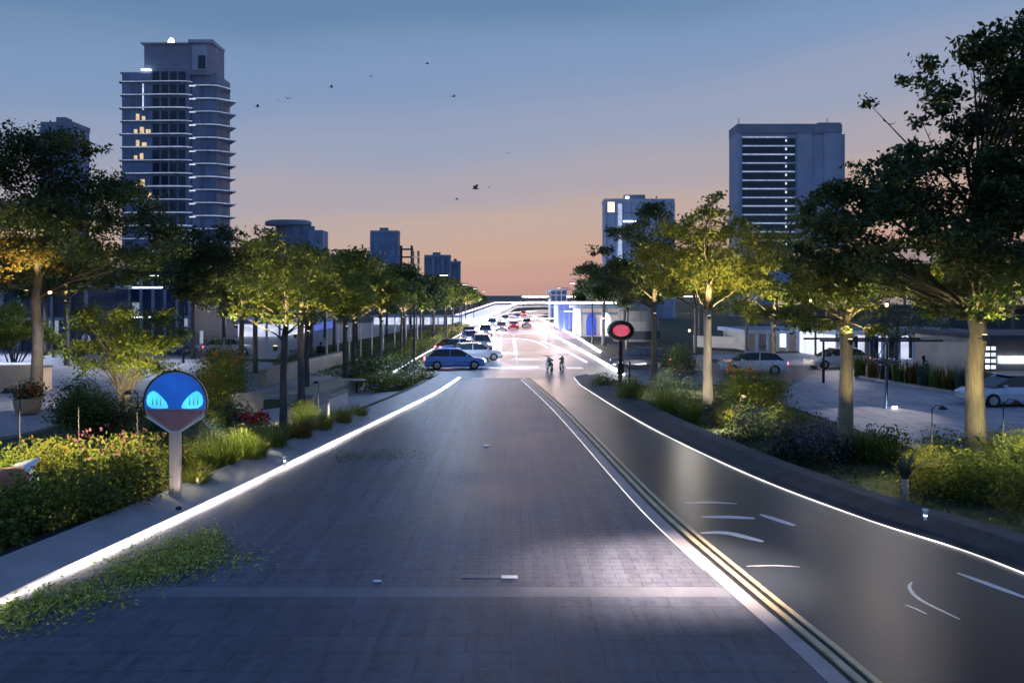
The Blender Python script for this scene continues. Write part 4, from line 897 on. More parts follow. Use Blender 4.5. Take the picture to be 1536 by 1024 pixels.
for px, py, Z_, w_, lb in ((1062, 606, 4.2, 1500, 'in the fork of the brightly uplit tree'), (425, 655, 3.3, 420, 'on the slim two stemmed tree'), (362, 570, 3.4, 500, 'on the tree behind the rounded shrubs'), (452, 612, 3.4, 420, 'on the dark stemmed tree behind the slim one'),
                            (55, 604, 5.4, 420, 'on the trunk of the large dark tree'), (1463, 694, 3.9, 70, 'on the pale giant trunk'), (1268, 664, 3.6, 160, 'on the leaning tree'), (1160, 548, 3.0, 700, 'on the dusky tree'), (982, 583, 4.2, 240, 'on the thin blue grey trunk')):
    x, y = G(px, py); crown_light(x - .1, y - .6, Z_, (x - .1, y - 2.6, 9), w_, lb)

# ================================================================== VEHICLES
def car_material(col): 
    k = 'car%d%d%d' % tuple(int(c * 100) for c in col)
    if k not in M: M[k] = mat(k, col, .25, .3, var=.05, coat=.8)
    return k
def make_car(name, col, loc, rz, label, lights=0, rear=False, cat='car', group=None, hl='window_lit', rl='led_pink', van=False):
    e = empty(name, (loc[0], loc[1], .012), rz, label, cat, group); cm = car_material(col)
    L_, W_, Hh = 4.4, 1.8, 1.46 if not van else 1.95
    def ring(x, zb, zt, w, zs=None):          # cross-section across y
        h = w / 2; zs = zs or (zb + (zt - zb) * .62)
        return [(x, -h * .92, zb), (x, h * .92, zb), (x, h, zb + .14), (x, h, zs), (x, h * .93, zt), (x, -h * .93, zt), (x, -h, zs), (x, -h, zb + .14)]
    st = [(-2.2, .3, .74, 1.5), (-2.12, .22, .9, 1.68), (-1.6, .18, .98, 1.78), (-.6, .18, .96, 1.8), (.6, .18, .95, 1.8), (1.1, .18, .9, 1.78), (1.8, .2, .8, 1.72), (2.12, .24, .68, 1.58), (2.2, .32, .58, 1.4)]
    MB().loft([ring(*s) for s in st]).build('body', cm, e, smooth=False)
    cab = [(-1.95, .9, .96, 1.5), (-1.45, .9, Hh - .08, 1.32), (-.9, .9, Hh, 1.3), (.1, .9, Hh - .01, 1.3), (.5, .9, Hh - .12, 1.32), (1.25, .86, .92, 1.5)] if not van else [(-2.1, .9, Hh - .1, 1.5), (-1.6, .9, Hh, 1.45), (.2, .9, Hh, 1.45), (.9, .9, Hh - .15, 1.45), (1.6, .86, .95, 1.55)]
    MB().loft([[(x, -w / 2 * 1.08, z0), (x, w / 2 * 1.08, z0), (x, w / 2, z1), (x, -w / 2, z1)] for x, z0, z1, w in cab]).build('cabin_glass', 'glass', e)
    MB().box(cab[1][0] + .1, cab[-2][0] - .05, -.62, .62, Hh - .02, Hh + .03, .02).box(-.42, -.34, -.735, .735, .95, Hh - .06).build('roof', cm, e)
    for sx in (-1.32, 1.36):
        for sy in (-1, 1):
            w = MB().tube([(sx, sy * .66, .33), (sx, sy * .9, .33)], .33, 16).build('wheel', 'tyre', e)
            MB().tube([(sx, sy * .88, .33), (sx, sy * .912, .33)], .2, 12).build('rim', 'rim', w)
    for sy in (-1, 1):
        MB().box(2.06, 2.2, sy * .58 - .17, sy * .58 + .17, .52, .68, .03).build('headlight', hl if lights else 'white', e)
        MB().box(-2.22, -2.1, sy * .6 - .15, sy * .6 + .15, .68, .84, .03).build('taillight', rl, e)
        MB().box(.75, .9, sy * .95 - .08, sy * .95 + .08, .93, 1.06, .03).build('mirror', cm, e)
    if lights:
        M4 = Matrix.Rotation(rz, 4, 'Z'); a = Vector((loc[0], loc[1], 0)) + M4 @ Vector((2.3, 0, .6)); b = Vector((loc[0], loc[1], 0)) + M4 @ Vector((9, 0, .05))
        l = bpy.data.lights.new('lamp_light', 'SPOT'); l.energy = lights; l.color = (.86, .92, 1); l.spot_size = R(75); l.spot_blend = .9; l.shadow_soft_size = .15
        o = bpy.data.objects.new('lamp_light', l); C.objects.link(o); o.location = a; o.rotation_euler = (b - a).to_track_quat('-Z', 'Y').to_euler()
    return e
M['head'] = emit('headlight_glow', (.92, .95, 1), 45); M['tail'] = emit('taillight_glow', (1, .06, .08), 16)
BL, WH, DK, SV, RD = (.05, .12, .38), (.6, .62, .68), (.02, .022, .03), (.35, .37, .42), (.3, .03, .04)
def at(px, py): return G(px, py)
cars = [('car', (.12, .26, .7), at(682, 553), R(8), 'bright blue car turning across the junction at its left side', 9000),
        ('car', WH, at(712, 541), R(20), 'white car just behind the turning blue car', 9000),
        ('car', (.2, .3, .6), at(690, 532), R(28), 'light blue car in the middle of the queue at the left of the junction', 9000),
        ('car', WH, at(722, 523), R(-80), 'white car facing the camera left of the two bright road lines', 9000),
        ('car', BL, at(706, 515), R(-78), 'dark blue car with headlights on, behind the light blue car', 9000),
        ('car', RD, at(703, 506), R(95), 'red car driving away beside the left verge', 0),
        ('car', WH, at(728, 503), R(-85), 'white car with headlights on beside the far left lane', 9000),
        ('car', SV, at(752, 496), R(-88), 'silver car coming on, straight up the middle lane', 1000),
        ('car', RD, at(770, 493), R(92), 'dark red car driving away in the middle of the far road', 0),
        ('car', WH, at(738, 489), R(-85), 'white car behind the one beside the far left lane', 9000),
        ('car', SV, at(790, 489), R(90), 'silver car driving away on the right of the far road', 0),
        ('car', WH, at(758, 482), R(-88), 'distant white car in the middle of the far road', 9000),
        ('car', BL, at(776, 479), R(92), 'distant blue car driving away on the far road', 0),
        ('car', WH, at(745, 477), R(-85), 'farthest white car with headlights on', 9000),
        ('car', RD, at(785, 474), R(92), 'farthest red car driving away', 0)]
for nm, col, loc, rz, lb, w in cars:
    make_car(nm, col, loc, rz, lb, w, hl='head', rl='tail', group='cars on the far road')
for col, loc, rz, lb in ((WH, at(1128, 560), R(172), 'white car parked by the right street behind the orange blooms'), (WH, at(1255, 552), R(185), 'white car parked behind the leaning tree'), (DK, at(962, 552), R(160), 'black car parked between the signal and the dark trunk'),
                         ((.5, .55, .7), at(1515, 608), R(180), 'pale blue car parked behind the giant pale trunk'), ((.5, .55, .7), at(345, 532), R(10), 'silver blue car parked on the left street beside the dark trunk'), (BL, at(262, 530), R(8), 'blue car parked on the left street above the blue sign'), (WH, at(850, 487), R(60), 'white car waiting on the side lane before the lit shop')):
    make_car('parked_car', col, loc, rz, lb, 0, rl='tail', cat='parked car', group='parked cars')
def motorcycle(loc, rz, label):
    e = empty('motorcycle', (loc[0], loc[1], .012), rz, label, 'motorcycle', 'motorcycles at the junction')
    for sx in (-.68, .68):
        t = [(sx + .3 * math.cos(a), 0, .32 + .3 * math.sin(a)) for a in np.linspace(0, 2 * math.pi, 19)]
        w = MB().tube(t, .055, 6).build('wheel', 'tyre', e); MB().tube([(sx, -.04, .32), (sx, .04, .32)], .16, 10).build('rim', 'rim', w)
    MB().ellipsoid((.12, 0, .78), (.3, .16, .16)).ellipsoid((-.05, 0, .48), (.34, .15, .2)).build('body', 'darkmetal', e, smooth=True)
    MB().box(-.75, -.1, -.13, .13, .74, .84, .03).build('seat', 'cloth_dark', e)
    MB().tube([(.68, .06, .32), (.48, .06, .98)], .03, 6).tube([(.68, -.06, .32), (.48, -.06, .98)], .03, 6).build('fork', 'rim', e)
    MB().tube([(.34, -.38, 1.04), (.46, -.15, 1.02), (.46, .15, 1.02), (.34, .38, 1.04)], .02, 6).build('handlebar', 'darkmetal', e)
    MB().ellipsoid((.6, 0, .86), (.09, .1, .1)).build('headlight', 'rim', e, smooth=True)
motorcycle(at(824, 556), R(100), 'left of the two dark motorcycles at the right side of the junction')
motorcycle(at(843, 554), R(78), 'right of the two dark motorcycles at the right side of the junction')

# glowing strips standing in for car light trails on the far carriageways
def trail_strip(pts, m, w, z, label):
    cl = spline(pts, 2); strip(cl, -w / 4, w / 2, z, z + .07, m, label, group='glowing strips of the far road shaped like light trails')
for a_, m_, lb_ in (([G(698, 522), G(716, 506), G(742, 492), G(775, 484)], 'led_dim', 'pale blue trail shaped strip curving between the queueing cars'), ([G(742, 512), G(770, 508), G(800, 512), G(822, 522)], 'led_pink', 'pink trail shaped strip curving across the far lanes'), ([G(812, 512), G(842, 524), G(880, 544)], 'led_vio', 'violet trail shaped strip inside the right slip lane'), ([G(704, 490), G(735, 477), G(768, 469), G(805, 466)], 'led_dim', 'pale trail shaped strip rising towards the curved ramp')):
    trail_strip(a_, m_, .3, .02, lb_)
trail_strip([G(935, 562), G(880, 530), G(840, 508), G(806, 490), G(775, 474)], 'led_trail', .3, .02, 'bright strip along the near side of the right slip lane')
trail_strip([G(900, 528), G(860, 503), G(822, 484), G(800, 474)], 'led_trail', .3, .02, 'bright strip along the far side of the right slip lane')
trail_strip([G(640, 548), G(672, 520), G(700, 502), G(728, 485)], 'led_trail', .2, .02, 'bluish strip along the left verge of the far road')
trail_strip([G(590, 560), G(640, 530), G(700, 497)], 'led_dim', .12, .05, 'thin pale strip between the two clipped hedges')

M['bridge_haze'] = mat('bridge_haze', (.42, .33, .34), .9, var=.15, vscale=.1)  # deck stone lightened, dusk haze put into its colour
# ramp bridge across the end of the road
br = empty('road_bridge', (0, 0, 0), 0, 'long flat road bridge closing the far end of the avenue', 'bridge')
bl = spline([(-70, 330), (-20, 325), (20, 318), (60, 300), (110, 270)], 5)
sweep(MB(), bl, [(-3, 4.4), (-3, 6.3), (5, 6.3), (5, 4.4)]).build('deck', 'bridge_haze', br)
sweep(MB(), bl, [(5.05, 5.9), (5.05, 6.9), (5.25, 6.9), (5.25, 5.9)]).build('parapet', 'stone', br)
for k in range(4, len(bl) - 2, 7):
    p = bl[k]; MB().box(p.x - .8, p.x + .8, p.y - 1, p.y + 1, 0, 4.38).build('pier', 'stone', br)
strip([p for p in bl if p.x > 5], 5.26, .1, 6.3, 6.6, 'led', 'white strip along the right half of the bridge parapet', group='glowing strips of the far road shaped like light trails')
rp = empty('curved_ramp', (0, 0, 0), 0, 'raised curved ramp shaped like a light trail below the bridge', 'ramp')  # ramp with glowing deck and strips, shaped after the light trails
rl = spline([P(690, 488, 150).xy, P(735, 470, 190).xy, P(765, 460, 230).xy, P(800, 458, 250).xy, P(850, 460, 255).xy], 4)
n = len(rl); secs = []; ns = normals(rl)
hgt = [0.3 + 3.2 * min(1, i / n * 1.6) for i in range(n)]
def rsec(o0, o1, z0, z1): return MB().loft([[(p.x + q.x * o, p.y + q.y * o, z) for o, z in ((o0, h + z0), (o0, h + z1), (o1, h + z1), (o1, h + z0))] for p, q, h in zip(rl, ns, hgt)])
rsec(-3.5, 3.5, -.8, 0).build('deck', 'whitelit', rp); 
rsec(3.52, 3.7, -.5, .9).build('parapet', 'stone', rp); a = rsec(3.72, 3.85, .6, .9).build('light_strip', 'led', rp); rsec(-3.7, -3.52, .5, .9).build('light_strip', 'led_vio', rp)
for pts, m, lb in (([G(712, 497), G(735, 487), G(770, 480), G(830, 478), G(900, 482)], 'led_trail', 'white trail shaped strip swinging right across the far junction'), ([G(730, 506), G(745, 500), G(770, 502), G(800, 500)], 'led_pink', 'pink trail shaped strip around the small far island'),
                   ([G(740, 480), G(775, 473), G(840, 473), G(885, 476)], 'led_vio', 'violet trail shaped strip in front of the far lit shops')):
    trail_strip(pts, m, .5, .02, lb)

# ================================================================== BUILDINGS
def bx_part(name, m, parent, *a, **k): return MB().box(*a, **k).build(name, m, parent)
# balcony tower (left)
Y0 = 160.0; s = Y0 / FOC
tw = empty('balcony_tower', (P(262, 450, Y0).x, Y0, 0), 0, 'tall tower with glowing curved balcony edges and a blank stepped crown', 'tower')
X = lambda px: (px - 265) * s
Z = lambda py, Y=Y0: EYE + (HZ - py) / FOC * Y
MB().box(X(186), X(288), 0, 20, 0, Z(110)).build('front_block', 'fac1', tw)
MB().box(X(288) + .02, X(326), 2, 22, 0, Z(108)).build('side_block', 'fac1', tw)
MB().prism([(X(218), 1.0), (X(287), 1.0), (X(287), .2), (X(312), -.4), (X(322), 3), (X(322), 17), (X(218), 17)], Z(112), Z(66)).build('crown_block', 'bwall', tw)
MB().box(X(214), X(288), -.2, 18, Z(66) + .01, Z(64)).box(X(286), X(323), -.8, 17, Z(65), Z(60)).build('roof', 'bwall_lt', tw)
MB().box(X(292), X(314), -.8, -.45, Z(106), Z(70)).build('recess_window', 'bwall_lt', tw)
MB().box(X(301), X(312), -.9, -.81, Z(104), Z(84)).build('window', 'glass', tw)
MB().lathe([(.9, Z(64)), (.7, Z(60)), (.5, Z(56)), (.2, Z(54))], X(255), 4, n=10).build('beacon', 'led', tw)
MB().box(X(215), X(229), -.6, 1, Z(105.5), Z(104.2)).build('terrace_light', 'led_dim', tw)
MB().box(X(182), X(216), .5, 10, Z(110), Z(108)).build('parapet', 'bwall_lt', tw)
for i in range(17):
    z = Z(124 + i * 19.6); 
    if z < 6: break
    # main balcony slab with a wavy outline
    ol = [(X(180 + 3 * (i % 2)), 1), (X(184), -.9), (X(215), -1.0), (X(240), -1.6 - .3 * math.sin(i)), (X(270), -2.0), (X(283), -1.6), (X(291), .0), (X(291), 3), (X(180), 3)]
    sl = MB().prism(ol, z, z + .28).build('balcony', 'bwall_lt', tw)
    MB().tube([(a, b - .06, z + .14) for a, b in ol[1:7]], .09 + .03 * (i % 3), 5).build('edge_light', 'edge' if 'edge' in M else 'led_dim', sl)
    ol2 = [(X(291), 1.2), (X(300), .9), (X(316), .6), (X(328), 1.6), (X(328 + (21 if i > 0 else 12)), 9), (X(328), 20), (X(291), 4)]
    z2 = z - .6
    s2 = MB().prism(ol2, z2, z2 + .28).build('balcony', 'bwall_lt', tw)
    MB().tube([(a, b - .06, z2 + .14) for a, b in ol2[:5]], .08 + .03 * ((i + 1) % 3), 5).build('edge_light', 'edge' if 'edge' in M else 'led_dim', s2)
    MB().box(X(288), X(291) + .9, -1.2, -.8, z - .95, z - .7).build('lamp', 'tower_lamp', tw)
    if i in (3, 4, 5, 6, 8, 9):
        for q in range(3 if i in (4, 9) else 2):
            xa = 204 + q * 9 + 3 * (i % 2); MB().box(X(xa), X(xa + 5 + (i * q) % 3), -.12, -.02, z + .35, z + 1.2 + .5 * ((i + q) % 2)).build('lit_window', 'window_warm', tw)
    for wx in range(4):
        MB().box(X(232 + wx * 13), X(242 + wx * 13), -.1, -.02, z + .5, z + 2.4).build('window', 'glass', tw)
MB().box(X(217), X(218.6), -.35, -.12, Z(165), Z(126)).build('vertical_light', 'tower_lamp', tw)

# right tower
Y0 = 220.0; s = Y0 / FOC; cx0 = 1180
tr = empty('office_tower', (P(cx0, 450, Y0).x, Y0, 0), 0, 'broad dusk blue tower with rows of lit floor lines behind the right trees', 'tower')
X = lambda px: (px - cx0) * s
Z = lambda py: EYE + (HZ - py) / FOC * 220
MB().prism([(X(1106), 1), (X(1108), 0), (X(1112), 0), (X(1112), 1.2), (X(1196), 1.2), (X(1196), 0), (X(1218), 0), (X(1219), 1.5), (X(1236), 1.5), (X(1237), 0), (X(1262), 0), (X(1264), 3), (X(1270), 3), (X(1270), 22), (X(1106), 22)], 0, Z(200)).build('wall', 'bwall_lt', tr)
MB().prism([(X(1106), 1), (X(1107), -.3), (X(1263), -.3), (X(1264), 22.1), (X(1105.8), 22.1)], Z(200) + .02, Z(186)).build('parapet', 'bwall', tr)
MB().box(X(1228), X(1262), 1, 12, Z(186), Z(183.5)).build('roof_plant', 'bwall', tr)
for px in (1110, 1243): MB().tube([(X(px), 3, Z(187)), (X(px), 3, Z(176))], .12, 5).build('mast', 'darkmetal', tr)
for i in range(13):
    py = 206 + i * 12.9; z = Z(py)
    f = MB().box(X(1112) + .05, X(1196) - .05, .3, 1.18, z - .2, z + .15).build('floor_slab', 'bwall_lt', tr)
    MB().box(X(1114), X(1192 if i % 3 else 1180), .18, .28, z - .12, z + (.12 if i % 2 else .2)).build('light_line', 'edge2' if 'edge2' in M else 'led_dim', f)
    MB().box(X(1114), X(1194), 1.05, 1.17, z - 2.1, z - .35).build('window_band', 'glass', tr)
    MB().box(X(1178), X(1180.5), .1, .3, z - 1.3, z - .6).build('lamp', 'tower_lamp', tr)

# right smaller tower with vertical light
def simple_tower(name, px0, px1, ptop, Y, m, label, depth=14, extra=None, trim='bwall_lt'):
    sc_ = Y / FOC; cx = (px0 + px1) / 2; e = empty(name, (P(cx, 450, Y).x, Y, 0), 0, label, 'tower'); w = (px1 - px0) * sc_ / 2; h = EYE + (HZ - ptop) * sc_
    MB().box(-w, w, 0, depth, 0, h).build('wall', m, e)
    MB().box(-w - .15, w + .15, -.15, depth + .15, h + .01, h + .9).build('parapet', trim, e)
    MB().box(-w * .4, w * .2, depth * .3, depth * .7, h + .91, h + 2.2).build('roof_plant', 'bwall', e)
    for k in (-1, 1): MB().box(k * w - .25, k * w + .25, -.35, -.02, 0, h - .1).build('corner_pier', trim, e)
    return e, w, h
e, w, h = simple_tower('slab_tower', 907, 1011, 303, 200, 'fac3', 'square blue tower with one vertical light behind the dark right tree')
MB().box(-w * .62, -w * .5, -.5, -.2, 4, h - .5).build('vertical_light', 'edge2' if 'edge2' in M else 'led_dim', e)
MB().box(-w * .5, -w * .1, -.45, -.2, h - 5.5, h - 5.1).build('light_line', 'led_dim', e); MB().box(-w * .4, -w * .3, -.4, .2, h + .92, h + 1.5).build('beacon', 'led_dim', e)
e, w, h = simple_tower('slab_tower', 556, 597, 349, 300, 'fac3', 'plain blue slab tower left of the narrow frame tower')
MB().box(-w * .9, w * .3, -3, -.4, 0, h * .55).build('lower_wing', 'fac2', e)
e, w, h = simple_tower('slab_tower', 637, 675, 385, 350, 'fac2', 'short wide tower with vertical bands near the end of the avenue')
for k in range(5): MB().box(-w * .8 + k * w * .38, -w * .62 + k * w * .38, -.4, -.05, 0, h - 1).build('rib', 'bwall_lt' if k % 2 else 'bwall', e)
simple_tower('slab_tower', 676, 690, 394, 380, 'fac2', 'narrowest low tower at the end of the left skyline')
simple_tower('slab_tower', 62, 110, 190, 140, 'fac3', 'dark tower rising behind the large tree at left', trim='bwall')
# frame tower under construction
Yf = 300; sF = Yf / FOC; e = empty('frame_tower', (P(614, 450, Yf).x, Yf, 0), 0, 'narrow unfinished tower with open lit floors right of the blue slab tower', 'tower')
for k, (a, b, pt) in enumerate(((-13, 3, 368), (5, 13, 376))):
    h = EYE + (HZ - pt) * sF
    for q in (a, b): MB().box(q * sF - .3, q * sF + .3, 0, .6, 0, h).box(q * sF - .3, q * sF + .3, 7, 7.6, 0, h).build('column', 'stone_dark' if k == 0 else 'stone', e)
    z = 3.2
    while z < h:
        MB().box(a * sF - .5, b * sF + .5, -.4, 8, z, z + .5).build('floor_slab', 'stone_dark' if k == 0 else 'creamlit', e); z += 3.2
# round topped building left
Yr = 180; sR = Yr / FOC; e = empty('round_building', (P(432, 450, Yr).x, Yr, 0), 0, 'stepped building with a rounded top behind the left trees', 'building'); hz = lambda py: EYE + (HZ - py) * sR
MB().lathe([(46 * sR, 0), (46 * sR, hz(352)), (30 * sR, hz(351)), (30 * sR, hz(337))], 4 * sR, 10, n=28).build('wall', 'fac2', e)
MB().lathe([(33 * sR, hz(337) + .02), (36 * sR, hz(335)), (35 * sR, hz(330)), (28 * sR, hz(328))], -6 * sR, 9, n=28).build('roof', 'bwall', e)
MB().box(30 * sR, 52 * sR, 0, 14, 0, hz(345)).build('side_wing', 'fac3', e)
for k in range(7): MB().lathe([(46.8 * sR, hz(356 + k * 12)), (46.8 * sR, hz(353 + k * 12))], 4 * sR, 10, n=28).build('balcony', 'bwall', e)

# low blocks left
def low_block(px0, px1, ptop, pbot, Y, m, label, depth=14, roof='bwall_lt', bays=6, sill=.0, lamp=None):
    s_ = Y / FOC; cx = (px0 + px1) / 2; e = empty('low_building', (P(cx, 450, Y).x, Y, 0), 0, label, 'building'); w = (px1 - px0) * s_ / 2; h = EYE + (HZ - ptop) * s_; zb = max(0, EYE + (HZ - pbot) * s_)
    MB().box(-w, w, 0, depth, 0, h).build('wall', m, e)
    MB().box(-w - .5, w + .5, -.9, depth + .5, h + .01, h + .4).build('roof', roof, e)
    for k in range(bays + 1):
        x_ = -w + 2 * w * k / bays; MB().box(x_ - .12, x_ + .12, -.3, -.02, 0, h).build('mullion', roof, e)
    for k in range(int(h // 3.2)):
        f = MB().box(-w, w, -.22, -.02, 3.0 + k * 3.2, 3.3 + k * 3.2).build('floor_band', roof, e)
        if lamp: MB().box(-w * rng.uniform(.3, .9), w * rng.uniform(.2, .9), -.3, -.23, 3.1 + k * 3.2, 3.2 + k * 3.2).build('light_line', lamp, f)
    return e, w, h
e, w, h = low_block(140, 285, 418, 540, 80, 'fac_low', 'dark blue glass block behind the small tree at left', lamp='led_dim', bays=8)
MB().box(-w - .9, -w + .1, -1.2, -.3, h - 2.2, h - .3).build('lamp_box', 'led', e)
low_block(-120, 130, 432, 540, 72, 'fac_low', 'low glass block behind the trunk of the large tree at left', lamp='led_dim', bays=10)
low_block(240, 330, 478, 530, 95, 'bluewall', 'blue lit low wall block behind the left parked cars', bays=3)
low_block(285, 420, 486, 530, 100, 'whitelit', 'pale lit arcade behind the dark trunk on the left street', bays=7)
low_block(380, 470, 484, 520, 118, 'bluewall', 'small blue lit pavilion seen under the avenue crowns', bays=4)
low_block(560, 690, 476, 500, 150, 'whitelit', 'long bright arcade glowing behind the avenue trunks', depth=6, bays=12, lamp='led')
# white wall and bench wall on the left plaza
def wall_thing(name, a, b, h, t, m, label, cat='wall', z=0, cap=None):
    a, b = Vector(a), Vector(b); d = (b - a); e = empty(name, (a.x, a.y, z), math.atan2(d.y, d.x), label, cat)
    MB().box(0, d.length, 0, t, 0, h).build('wall_body' , m, e)
    MB().box(-.04, d.length + .04, -.05, t + .05, h + .005, h + .09).build('coping', cap or 'stone', e)
    return e
wall_thing('planter_wall', G(-200, 592), G(48, 588), 1.5, .4, 'stone', 'long pale wall with a glowing coping at the left edge', cap='whitelit')
wall_thing('planter_wall', G(60, 588), G(78, 586), 1.3, 1.2, 'creamlit', 'short lit wall block right of the large trunk')
wall_thing('planter_wall', G(400, 580), G(520, 545), .9, .5, 'stone', 'pale low wall behind the dark stemmed trees')
wall_thing('planter_wall', G(470, 612), G(540, 585), .55, 1.6, 'stone', 'low stone bench wall left of the yellow grasses')
wall_thing('planter_wall', G(352, 640), G(395, 634), 1.2, .12, 'stone', 'pale glass panel left of the two stemmed tree')
wall_thing('planter_wall', G(495, 630), G(522, 617), .9, .1, 'white', 'small pale panel behind the yellow grasses')
for k in range(9):
    x, y = G(490 + k * 17, 552 - k * 5); e = MB().lathe([(.07, 0), (.06, 3.0), (.02, 3.05)], n=8).build('thin_post', 'white', label='slender white post beside the avenue trunks, %s from the left' % ordn[k], cat='post', group='slender white posts by the avenue'); e.location = (x, y, 0)

# right: lit shops
e, w, h = low_block(872, 948, 463, 520, 100, 'creamlit', 'cream lit shop front with blue arches behind the round signal', bays=2)
for k, px in enumerate((-.62, -.05, .55)):
    arc = [(px * w + w * .2 * math.cos(t), h * .52 + h * .34 * math.sin(t)) for t in np.linspace(0, math.pi, 14)]
    MB().facedisc([(px * w + w * .2, .2)] + arc + [(px * w - w * .2, .2)], -.5, -.31).build('arch_panel', 'bluearch' if k != 1 else 'window_lit', e)
e2, w2, h2 = low_block(838, 870, 457, 500, 122, 'bluewall', 'small blue glazed kiosk left of the cream shop', bays=4, lamp='led_dim')
low_block(826, 850, 436, 470, 200, 'fac_low', 'tiny stepped block above the end of the bridge', bays=3)
cn = empty('bus_canopy', (P(860, 450, 108).x, 108, 0), 0, 'thin bright edged canopy on slim columns before the blue kiosk', 'canopy')
MB().box(-4, 7, -2, 2, 4.5, 4.75).build('roof', 'white', cn); MB().box(-4, 7, -2.12, -2.02, 4.52, 4.72).build('edge_light', 'led', cn)
for x_ in (-3.6, 1.5, 6.6): MB().tube([(x_, 0, 0), (x_, 0, 4.49)], .12, 8).build('column', 'white', cn)
cy = empty('drum_building', (P(965, 450, 85).x, 90, 0), 0, 'rounded pale drum building right of the blue arches', 'building')
MB().lathe([(2.8, 0), (2.8, 2.4), (2.6, 2.7), (2.1, 3.7), (1.0, 4.2)], n=28).build('wall', 'stone', cy, smooth=False); MB().lathe([(2.85, .3), (2.85, 1.3)], n=28).build('base_band', 'stone_dark', cy)

# right pavilions
e, w, h = low_block(1120, 1300, 500, 550, 72, 'stone', 'long low pale wall building behind the right street', depth=8, bays=12)
for k in range(5):
    MB().box(-w * .8 + k * w * .35, -w * .8 + k * w * .35 + .7, -.12, -.03, .4, 1.9).build('window', 'window_lit' if k % 2 else 'glass', e)
e, w, h = low_block(1255, 1460, 502, 560, 62, 'whitelit', 'white lit pavilion behind the reeds', depth=8, bays=9)
for k in range(6): MB().box(-w * .85 + k * w * .3, -w * .7 + k * w * .3, -.14, -.03, .1, 2.0).build('window', 'glass', e)
# tan upper hall with terraces
th = empty('terrace_hall', (P(1400, 450, 90).x, 90, 0), 0, 'tan lit terrace hall rising behind the right trees', 'building')
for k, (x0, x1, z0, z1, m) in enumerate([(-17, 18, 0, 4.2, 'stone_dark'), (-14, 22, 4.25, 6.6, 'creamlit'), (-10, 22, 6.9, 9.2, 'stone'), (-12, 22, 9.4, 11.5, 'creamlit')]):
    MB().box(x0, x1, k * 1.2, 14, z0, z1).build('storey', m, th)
    MB().box(x0 - .8, x1 + .8, k * 1.2 - 1.2, 14, z1 + .01, z1 + .24).build('terrace_slab', 'stone_dark', th)
for k in range(9): MB().tube([(-12 + k * 4, -.9, 4.46), (-12 + k * 4, -.9, 9.4)], .14, 8).build('column', 'stone_dark', th)
# right edge kiosk with lettered window squares
kx, ky = G(1500, 592); kk = empty('plaza_kiosk', (kx, 40, 0), 0, 'flat roofed white framed kiosk with glowing window squares right of the giant trunk', 'kiosk')
sK = 40 / FOC; KX = lambda px: (px - CX) * sK - kx; KZ = lambda py: EYE + (HZ - py) * sK
MB().box(KX(1478), KX(1700), 1.2, 7, 0, KZ(509)).build('wall', 'stone', kk)
MB().box(KX(1474), KX(1700), -.6, 7.2, KZ(508), KZ(502)).build('roof', 'stone_dark', kk)
MB().box(KX(1482), KX(1700), -.5, .6, KZ(561), KZ(558)).build('counter', 'terra', kk)
pn = MB().box(KX(1494), KX(1512), 1.0, 1.18, KZ(558), KZ(519)).build('sign_panel', 'glass', kk)
for r_ in range(4):
    for c_ in range(2):
        MB().box(KX(1495.5 + c_ * 9), KX(1502 + c_ * 9) , .95, .99, KZ(527 + r_ * 9.6), KZ(521 + r_ * 9.6)).box(KX(1496.5 + c_ * 9), KX(1501 + c_ * 9), .93, .948, KZ(524.6 + r_ * 9.6), KZ(523.8 + r_ * 9.6)).build('glyph', 'window_lit', pn)
for k in range(5): MB().box(KX(1518 + k * 9), KX(1525 + k * 9), 1.05, 1.18, KZ(548), KZ(536)).build('window', 'window_lit', kk)
# pergola beam in front of the pavilion
pg = empty('pergola', (P(1330, 450, 44).x, 44, 0), 0, 'thin black pergola frame behind the hooped lamp', 'pergola')
MB().box(-4, 4.4, -.06, .06, 2.5, 2.62).box(-4, 4.4, 2.4, 2.52, 2.5, 2.62).build('beam', 'darkmetal', pg)
for x_ in (-3.8, 0, 4.2): MB().box(x_ - .06, x_ + .06, -.05, .05, 0, 2.49).build('post', 'darkmetal', pg)
wall_thing('planter_wall', G(985, 553), G(1060, 556), .8, .5, 'stone', 'low pale wall behind the dark blue grey trunk')
wall_thing('planter_wall', G(1040, 520), G(1290, 530), 1.1, .4, 'stone', 'long pale wall behind the right parked cars')

for o in list(C.objects):
    if o.type == 'EMPTY' and o.get('category') in ('tower',) or o.name.startswith('round_building'):
        th_ = math.atan2(-o.location.x, o.location.y); o.scale = (1, .38, 1)
# ================================================================== SMALL THINGS
# white shell seat at the left edge
x, y = G(8, 790); ws = empty('shell_seat', (x - .25, y + .6, .2), R(20), 'white curved shell seat with a tan cushion at the left edge beside the hedge', 'seat')
MB().loft([[(r_ * math.cos(t) * .9, r_ * math.sin(t) * .7, z_ + .12 * math.cos(t)) for t in np.linspace(0, 2 * math.pi, 20, endpoint=False)] for r_, z_ in ((.5, 0), (.62, .25), (.6, .5), (.45, .8), (.3, .98), (.26, .9), (.4, .6))]).build('shell', 'white', ws, smooth=True)
MB().loft([[(.1 + a * math.cos(t), -.42 + .2 * math.sin(t), z_) for t in np.linspace(0, 2 * math.pi, 16, endpoint=False)] for a, z_ in ((.12, .2), (.3, .5), (.34, .8), (.22, 1.05))]).build('cushion', 'tan', ws, smooth=True)
MB().loft([[(-.2, -.5, .8), (.45, -.5, .95), (.62, -.3, 1.2), (.1, -.2, 1.05)], [(-.2, -.46, .84), (.45, -.46, .99), (.62, -.27, 1.23), (.1, -.16, 1.09)]]).build('armrest', 'white', ws)
